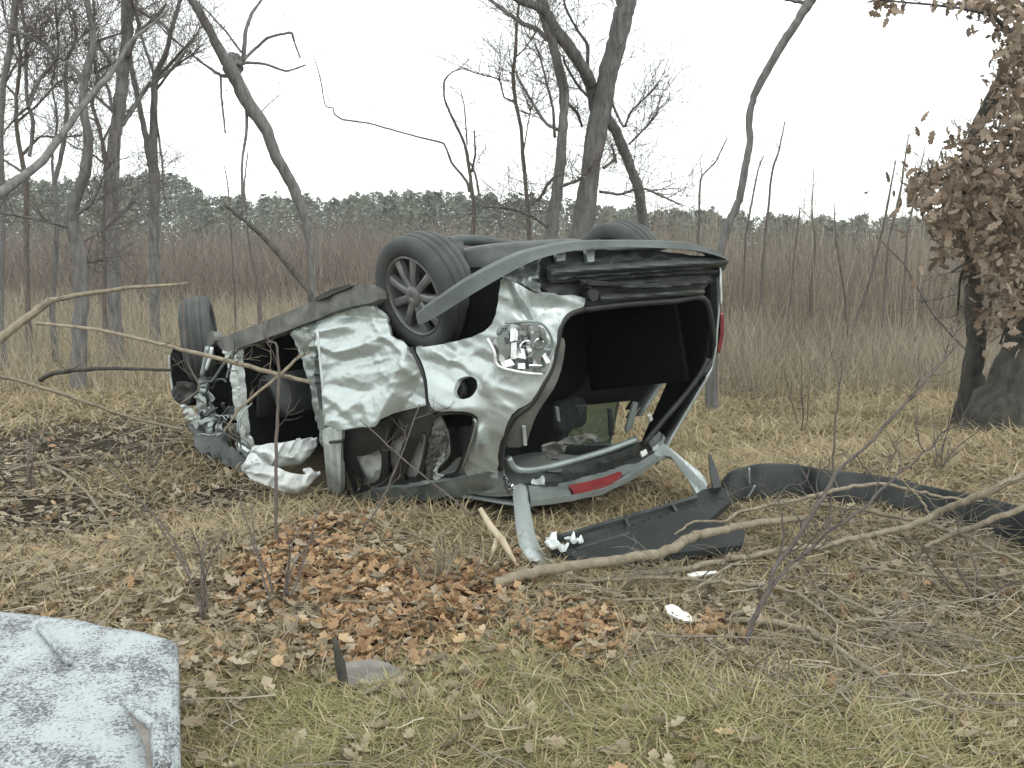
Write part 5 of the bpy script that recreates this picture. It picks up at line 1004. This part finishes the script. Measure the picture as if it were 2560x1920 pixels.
for lab, pts, w in (('pale split stake leaning beside the tailgate pillar', [(1200, 1270, 12), (1228, 1318, 20), (1255, 1352, 20), (1285, 1400, 11), (1308, 1440, 7)], 0), ('short pale wood splinter left of the split stake', [(1240, 1345, 10), (1234, 1372, 14), (1224, 1402, 8)], 1)):
    b = G(*pts[-1][:2]); P = at([p[0] for p in pts], [p[1] for p in pts], np.linspace(b[1] + .12, b[1], len(pts))); r = np.array([p[2] for p in pts]) / FPX * P[:, 1] / 2
    mb = MB(); mb.tube(P, r, 6, .25); tag(mb.build('wood_splinter', M['wood'], None, origin=tuple(b)), lab, 'wood')
b = G(858, 1738); P = at([836, 846, 856, 860], [1592, 1640, 1700, 1745], [b[1]] * 4); mb = MB(); mb.tube(cr(P, 3), np.interp(np.linspace(0, 1, 10), [0, .15, .5, 1], [.003, .010, .015, .015]), 7, .2)
tag(mb.build('broken_stake', M['bark_dark'], None, origin=tuple(b)), 'dark broken stake sticking up beside the grey plank', 'stake')
small('plank', 'weathered grey plank end half buried in the grass', 'plank', [(862, 1662), (920, 1650), (975, 1662), (1008, 1682), (1004, 1700), (900, 1722), (862, 1724)], 'plank', .05, 7, .03, lambda uv: .01 * vn(uv[:, 0] / 30, uv[:, 1] / 6, 3), (0, -.25, 0))
# dirty white panel in the lower left corner
def mat_panel():
    m, nt, b = new_mat('dirty_white_panel')
    n1 = noise(nt, 5.5, 9, .75); n2 = noise(nt, 120, 3, .75); n3 = noise(nt, 2.1, 4, .5)
    r1 = ramp(nt, [(.40, (1, 1, 1)), (.58, (.0, .0, .0))]); nt.links.new(n1.outputs['Fac'], r1.inputs['Fac'])
    ad = nt.nodes.new('ShaderNodeMath'); ad.operation = 'ADD'; nt.links.new(n2.outputs['Fac'], ad.inputs[0])
    mr = nt.nodes.new('ShaderNodeMapRange'); mr.inputs['From Min'].default_value = .38; mr.inputs['From Max'].default_value = .68; mr.inputs['To Min'].default_value = -.16; mr.inputs['To Max'].default_value = .19
    nt.links.new(n1.outputs['Fac'], mr.inputs['Value']); nt.links.new(mr.outputs[0], ad.inputs[1])
    r2 = ramp(nt, [(.36, (.38, .42, .435)), (.49, (.32, .355, .365)), (.55, (.16, .165, .17)), (.66, (.065, .065, .065))]); nt.links.new(ad.outputs[0], r2.inputs['Fac'])
    nt.links.new(r2.outputs['Color'], b.inputs['Base Color']); b.inputs['Roughness'].default_value = .5
    bump(nt, b, n2.outputs['Fac'], .5, .01); return m
M['panel'] = mat_panel()
pb = G(250, 1800); pz = .22
def pl(u, v, z):                                  # pixel on the level z
    r = rays(u, v); return CAMPOS + r * ((z - CAMH) / r[2])
def panel():
    TL, TM, TR, BR, BL_ = pl(-420, 1490, pz), pl(200, 1555, pz), pl(432, 1606, pz - .02), pl(436, 2080, pz - .05), pl(-420, 2080, pz)
    root = thing('dirty_panel', 'dirty white sheet metal panel with mud stains at the lower left corner', 'panel', (TM[0], TM[1], 0))
    nu, nv = 90, 60; V = []; F = []
    top = cr(np.array([TL, pl(0, 1532, pz), pl(110, 1545, pz), TM, pl(330, 1578, pz), TR]), 12, .7)
    bl = np.linspace(0, 1, nu + 1); T = np.stack([np.interp(bl, np.linspace(0, 1, len(top)), top[:, c]) for c in range(3)], 1)
    for j in range(nv + 1):
        t = j / nv; e = BL_ + (BR - BL_) * bl[:, None]; row = T * (1 - t) + e * t
        row[:, 2] += .018 * fbm(row[:, 0] * 6, row[:, 1] * 6, 4) + .03 * np.exp(-(((row[:, 0] + .52 + (row[:, 1] - 2.1) * .8)) / .03) ** 2) - .02 * np.exp(-(((row[:, 0] + .60 + (row[:, 1] - 2.1) * .8)) / .05) ** 2)
        V.append(row)
    V = np.concatenate(V)
    for j in range(nv):
        for i in range(nu): a = j * (nu + 1) + i; F.append((a, a + nu + 1, a + nu + 2, a + 1))
    o = mesh_obj('sheet', V, F, M['panel'], root); md = o.modifiers.new('thickness', 'SOLIDIFY'); md.thickness = .004; md.offset = 0
    # folded right flange and back flange going down to the ground
    Rr = np.array([V[j * (nu + 1) + nu] for j in range(nv + 1)]); VV = []; FF = []
    for i, p in enumerate(Rr): VV += [p + [0, 0, .001], p + [.012, 0, -.012], p + [.014, 0, -.035 - .006 * math.sin(i * .7)], p + [.0, 0, -.04]]
    for i in range(nv):
        for j in range(3): FF.append((i * 4 + j, i * 4 + j + 1, (i + 1) * 4 + j + 1, (i + 1) * 4 + j))
    o = mesh_obj('flange', VV, FF, M['panel'], root); md = o.modifiers.new('thickness', 'SOLIDIFY'); md.thickness = .004; md.offset = 0
    Bk = V[:nu + 1]; VV = []; FF = []
    for i, p in enumerate(Bk): VV += [p + [0, 0, .001], p + [0, .008, -.008], p + [0, .012, -.04]]
    for i in range(nu):
        for j in range(2): FF.append((i * 3 + j, (i + 1) * 3 + j, (i + 1) * 3 + j + 1, i * 3 + j + 1))
    o = mesh_obj('flange', VV, FF, M['panel'], root); md = o.modifiers.new('thickness', 'SOLIDIFY'); md.thickness = .004; md.offset = 0
    mb = MB()
    for (u0, v0), (u1, v1), w, mt in (((310, 1755), (385, 1815), .012, 'M'), ((95, 1565), (175, 1660), .008, 'M'), ((398, 1815), (405, 1920), .02, 'M')):
        P = np.array([pl(u0 + (u1 - u0) * t, v0 + (v1 - v0) * t, pz + .012) for t in np.linspace(0, 1, 6)]); mb.tube(P, w, 7, .2)
    tag(mb.build('crease_rib', M['panel'], root), kind='stuff')
    a = pl(350, 1800, pz + .012); V2, F2 = sheet([(315, 1762), (350, 1780), (385, 1818), (398, 1850), (396, 1935), (362, 1940), (366, 1880), (352, 1840), (330, 1800)], lambda uv: (np.array([pl(u, v, pz + .008) for u, v in uv]), np.repeat([[0, 0, 1.]], len(uv), 0)), 6, 1, (), None, .004); mesh_obj('mud_patch', V2, F2, M['plank'], root)
panel()

# ------------------------------------------------------------------ ground cover: grass blades, leaf litter, fallen sticks
def view_pts(n, y0, y1, margin=.22):
    """points on the ground, evenly dense in the picture"""
    y = np.exp(RNG.uniform(math.log(y0), math.log(y1), n)); x = RNG.uniform(-1, 1, n) * (.569 + margin) * y * 1.03 + RNG.normal(0, .05, n); return x, y
def gauss_px(u, v, ru, rv):                       # blob on the ground from its photo position
    c = G(u, v); e = G(u + ru, v); f = G(u, v - rv); return c[0], c[1], abs(e[0] - c[0]), abs(f[1] - c[1])
ORANGE = [gauss_px(*q) for q in ((1020, 1550, 220, 80), (760, 1390, 110, 70), (1430, 1600, 120, 50), (1150, 1490, 140, 60), (930, 1470, 140, 60), (1760, 1590, 70, 30), (930, 1630, 110, 50))]
SOIL = [gauss_px(*q) for q in ((200, 1120, 330, 60), (120, 1280, 260, 50), (560, 1260, 120, 40))]
BRUSH = [gauss_px(*q) for q in ((2250, 1560, 420, 130), (2050, 1730, 220, 70), (2400, 1420, 260, 90))]
def blob(L, x, y): 
    t = 0
    for cx, cy, rx, ry in L: t = np.maximum(t, np.exp(-.7 * (((x - cx) / rx) ** 2 + ((y - cy) / ry) ** 2)))
    return t
PTM, PTR, PBR = pl(200, 1555, .22), pl(432, 1606, .20), pl(436, 2080, .17)
CARC = cw([(-.3, .75, 0), (-.3, -.75, 0), (2.9, -.75, 0), (2.9, .75, 0)])[:, :2]
def keep_out(x, y):
    p = np.stack([x, y], 1); bad = inpoly(p, CARC)
    bad |= (x < np.interp(y, [PBR[1], PTR[1]], [PBR[0], PTR[0]]) + .01) & (y < np.interp(x, [-3, PTM[0], PTR[0]], [PTM[1] + .2, PTM[1], PTR[1]]))      # under the white panel
    return ~bad
def blades(name, x, y, h, w, lean, mat, rshift, curl=1.):
    n = len(x); z = g(x, y) - .005; a = RNG.uniform(0, 6.283, n); dx, dy = np.cos(a), np.sin(a); b = a + RNG.uniform(.8, 2.3, n); wx, wy = np.cos(b) * w, np.sin(b) * w
    V = np.zeros((n, 7, 3)); bend = RNG.uniform(.3, 1.2, n) * curl; sw = RNG.normal(0, .12, n) * h
    for l, f in enumerate((0, .35, .7)):
        ho = lean * h * f + bend * h * f * f * .6; k = 1 - .45 * f
        px = x + dx * ho - dy * sw * f * f; py = y + dy * ho + dx * sw * f * f; pz = z + h * (f * (1 - lean * .35) - .40 * bend * f * f)
        V[:, l * 2] = np.stack([px - wx * k, py - wy * k, pz], 1); V[:, l * 2 + 1] = np.stack([px + wx * k, py + wy * k, pz], 1)
    ho = lean * h + bend * h * .6; V[:, 6] = np.stack([x + dx * ho - dy * sw, y + dy * ho + dx * sw, z + h * (1 - lean * .35 - .40 * bend)], 1)
    V[:, :, 2] = np.maximum(V[:, :, 2], (z + .006)[:, None])
    T = np.array([(0, 1, 3), (0, 3, 2), (2, 3, 5), (2, 5, 4), (4, 5, 6)]); T = (T[None] + (np.arange(n) * 7)[:, None, None]).reshape(-1, 3)
    rn = np.clip(RNG.normal(.5, .2, n) + rshift, 0, 1); return fast_mesh(name, V.reshape(-1, 3), T, mat, np.repeat(rn, 7))
# straw coloured grass of the field
x, y = view_pts(250000, 1.95, 16); k = keep_out(x, y)
s = .9 - .95 * blob(ORANGE, x, y) - .9 * blob(SOIL, x, y) - .45 * blob(BRUSH, x, y) + .5 * (fbm(x * 1.6, y * 1.6, 21) * 2) - .25 * (x < -.4) * (y > 2.7) * (y < 8)
k &= RNG.random(len(x)) < s; x, y = x[k], y[k]; n = len(x)
far = sstep(3, 9, y); patch = vn(x * .9, y * .9, 44)
tag(blades('dry_grass', x, y, RNG.uniform(.05, .15, n) * (1 + .9 * far) * (.7 + .6 * patch), RNG.uniform(.0011, .0024, n) * (1 + y / 5), RNG.uniform(.3, 1.5, n), M['grass'], .22 * (patch - .5) + .10 * far - .10, 1.),
    'matted straw coloured grass covering the field', 'grass')
# greenish grass in the foreground
x, y = view_pts(215000, 1.95, 4.2); k = keep_out(x, y)
lim = 3.0 + .5 * (fbm(x * 1.5, y * 1.5, 31) * 2) - .35 * np.abs(x + .1)
s = sstep(.35, -.25, y - lim + .25) - .8 * blob(BRUSH, x, y) - .7 * blob(ORANGE, x, y) - .35 * sstep(-.4, -.9, x)
k &= RNG.random(len(x)) < s; x, y = x[k], y[k]; n = len(x); patch = vn(x * 2.2, y * 2.2, 47)
tag(blades('green_grass', x, y, RNG.uniform(.04, .12, n) * (.7 + .6 * patch), RNG.uniform(.0012, .0024, n), RNG.uniform(.4, 1.6, n), M['green'], .35 * (patch - .5)), 'flattened yellowish green grass in the foreground', 'grass')
# brighter moss green tufts right of the car and in the right corner
x = RNG.normal(0, 1, 9000); y = RNG.normal(0, 1, 9000); pick = RNG.integers(0, 4, 9000); ctr = np.array([gauss_px(*q) for q in ((1830, 1080, 130, 60), (2540, 1720, 70, 90), (760, 1780, 90, 40), (1720, 1110, 60, 40))])
x, y = ctr[pick, 0] + x * ctr[pick, 2] * .6, ctr[pick, 1] + y * ctr[pick, 3] * .6; n = len(x)
tag(blades('green_tufts', x, y, RNG.uniform(.03, .09, n), RNG.uniform(.0014, .0028, n) * (1 + y / 6), RNG.uniform(.3, 1.3, n), M['green'], .05), 'small green tufts in the dry grass', 'grass')
# leaf litter
x, y = view_pts(76000, 1.95, 9); k = keep_out(x, y); o_, so = blob(ORANGE, x, y), blob(SOIL, x, y)
s = .06 + .9 * o_ + .02 * so + .16 * (y > 2.9) * (y < 7) + .18 * (x < -.3) * (y > 2.6) + .12 * (fbm(x * 2, y * 2, 61) * 2)
k &= RNG.random(len(x)) < s; x, y = x[k], y[k]; o_ = blob(ORANGE, x, y); n = len(x)
rich = RNG.random(n) < np.clip(o_ * 1.2, .08, .80); size = RNG.uniform(.032, .078, n)
C = np.stack([x, y, g(x, y) + RNG.uniform(.004, .035, n) + .02 * o_], 1)
idx = np.argsort(-(size / C[:, 1]) * (C[:, 1] < 4.6) * (np.abs(C[:, 0]) < .56 * C[:, 1])); singles = idx[:290]; rest = idx[290:]
for nm, sel, mt, rs, lb in (('leaf_litter', rest[rich[rest]], M['leaf'], 0, 'orange brown oak leaves piled in front of the car'), ('weathered_leaf_litter', rest[~rich[rest]], M['greyleaf'], .05, 'pale weathered leaves strewn through the grass')):
    V, T, rn = leaves(nm, C[sel], size[sel], .45, mt, rs); tag(fast_mesh(nm, V, T, mt, rn), lb, 'leaves')
protos = {}
Rm = rot_rand(len(singles), .35)
for i, b in enumerate(singles):
    key = (bool(rich[b]), int(RNG.integers(0, 3)), int(RNG.integers(0, 5)))
    if key not in protos:
        m = M['leaf'] if key[0] else M['greyleaf']; p = mesh_obj('fallen_leaf', (np.stack([LV, LV2, LV3])[key[1]] - np.array([.5, 0, 0])) * .06, LF, m, None, rnd=[.25 + .16 * key[2]] * len(LV)); protos[key] = p; o = p
    else: o = protos[key].copy(); COL.objects.link(o)
    rc = bool(rich[b])
    tag(o, 'curled orange brown oak leaf lying in the leaf pile' if rc else 'pale weathered leaf lying in the near grass', 'leaf', 'orange brown leaves before the car' if rc else 'pale leaves in the grass')
    o.matrix_world = Matrix.Translation(Vector(C[b] + np.array([0, 0, .012]))) @ Matrix(Rm[i].tolist()).to_4x4() @ Matrix.Scale(size[b] / .06, 4)
# thin fallen sticks
def sticks(name, n, L, x, y, mat, label, zr=.05, rs=0):
    h = RNG.uniform(0, 6.283, n); l = L * RNG.uniform(.15, 1, n) ** 1.5; z = g(x, y); VV = []; r = RNG.uniform(.0008, .0026, n) * (.6 + y / 6); z0 = RNG.uniform(.005, zr, n); z1 = RNG.uniform(.005, zr, n); bend = RNG.normal(0, .10, n) * l; b2 = RNG.normal(0, .05, n) * l
    for q, f in enumerate((-.5, -.25, 0, .25, .5)):
        sd = bend * (1 - 4 * f * f) + b2 * math.sin(f * 9); px = x + np.cos(h) * l * f - np.sin(h) * sd; py = y + np.sin(h) * l * f + np.cos(h) * sd; pz = z + z0 * (f + .5) + z1 * (.5 - f) + .01
        for t in range(3): a = t * 2.094; VV.append(np.stack([px - np.sin(h) * r * math.cos(a) * (1 - f), py + np.cos(h) * r * math.cos(a) * (1 - f), pz + r * math.sin(a) * (1 - f)], 1))
    V = np.stack(VV, 1).reshape(-1, 3); T = []
    for l_ in range(4):
        for q in range(3): a, b, c, e = l_ * 3 + q, l_ * 3 + (q + 1) % 3, (l_ + 1) * 3 + (q + 1) % 3, (l_ + 1) * 3 + q; T += [(a, b, c), (a, c, e)]
    T = (np.array(T)[None] + (np.arange(n) * 15)[:, None, None]).reshape(-1, 3)
    tag(fast_mesh(name, V, T, mat, np.repeat(np.clip(RNG.normal(.5 + rs, .25, n), 0, 1), 15)), label, 'sticks')
x, y = view_pts(28000, 2, 9); k = keep_out(x, y) & (RNG.random(len(x)) < (.035 + .34 * blob(BRUSH, x, y) + .2 * blob(SOIL, x, y)) * (1 - .7 * blob(ORANGE, x, y))); x, y = x[k], y[k]
sticks('fallen_sticks', len(x), .4, x, y, M['reed'], 'thin dead sticks strewn over the ground', .07, .0)
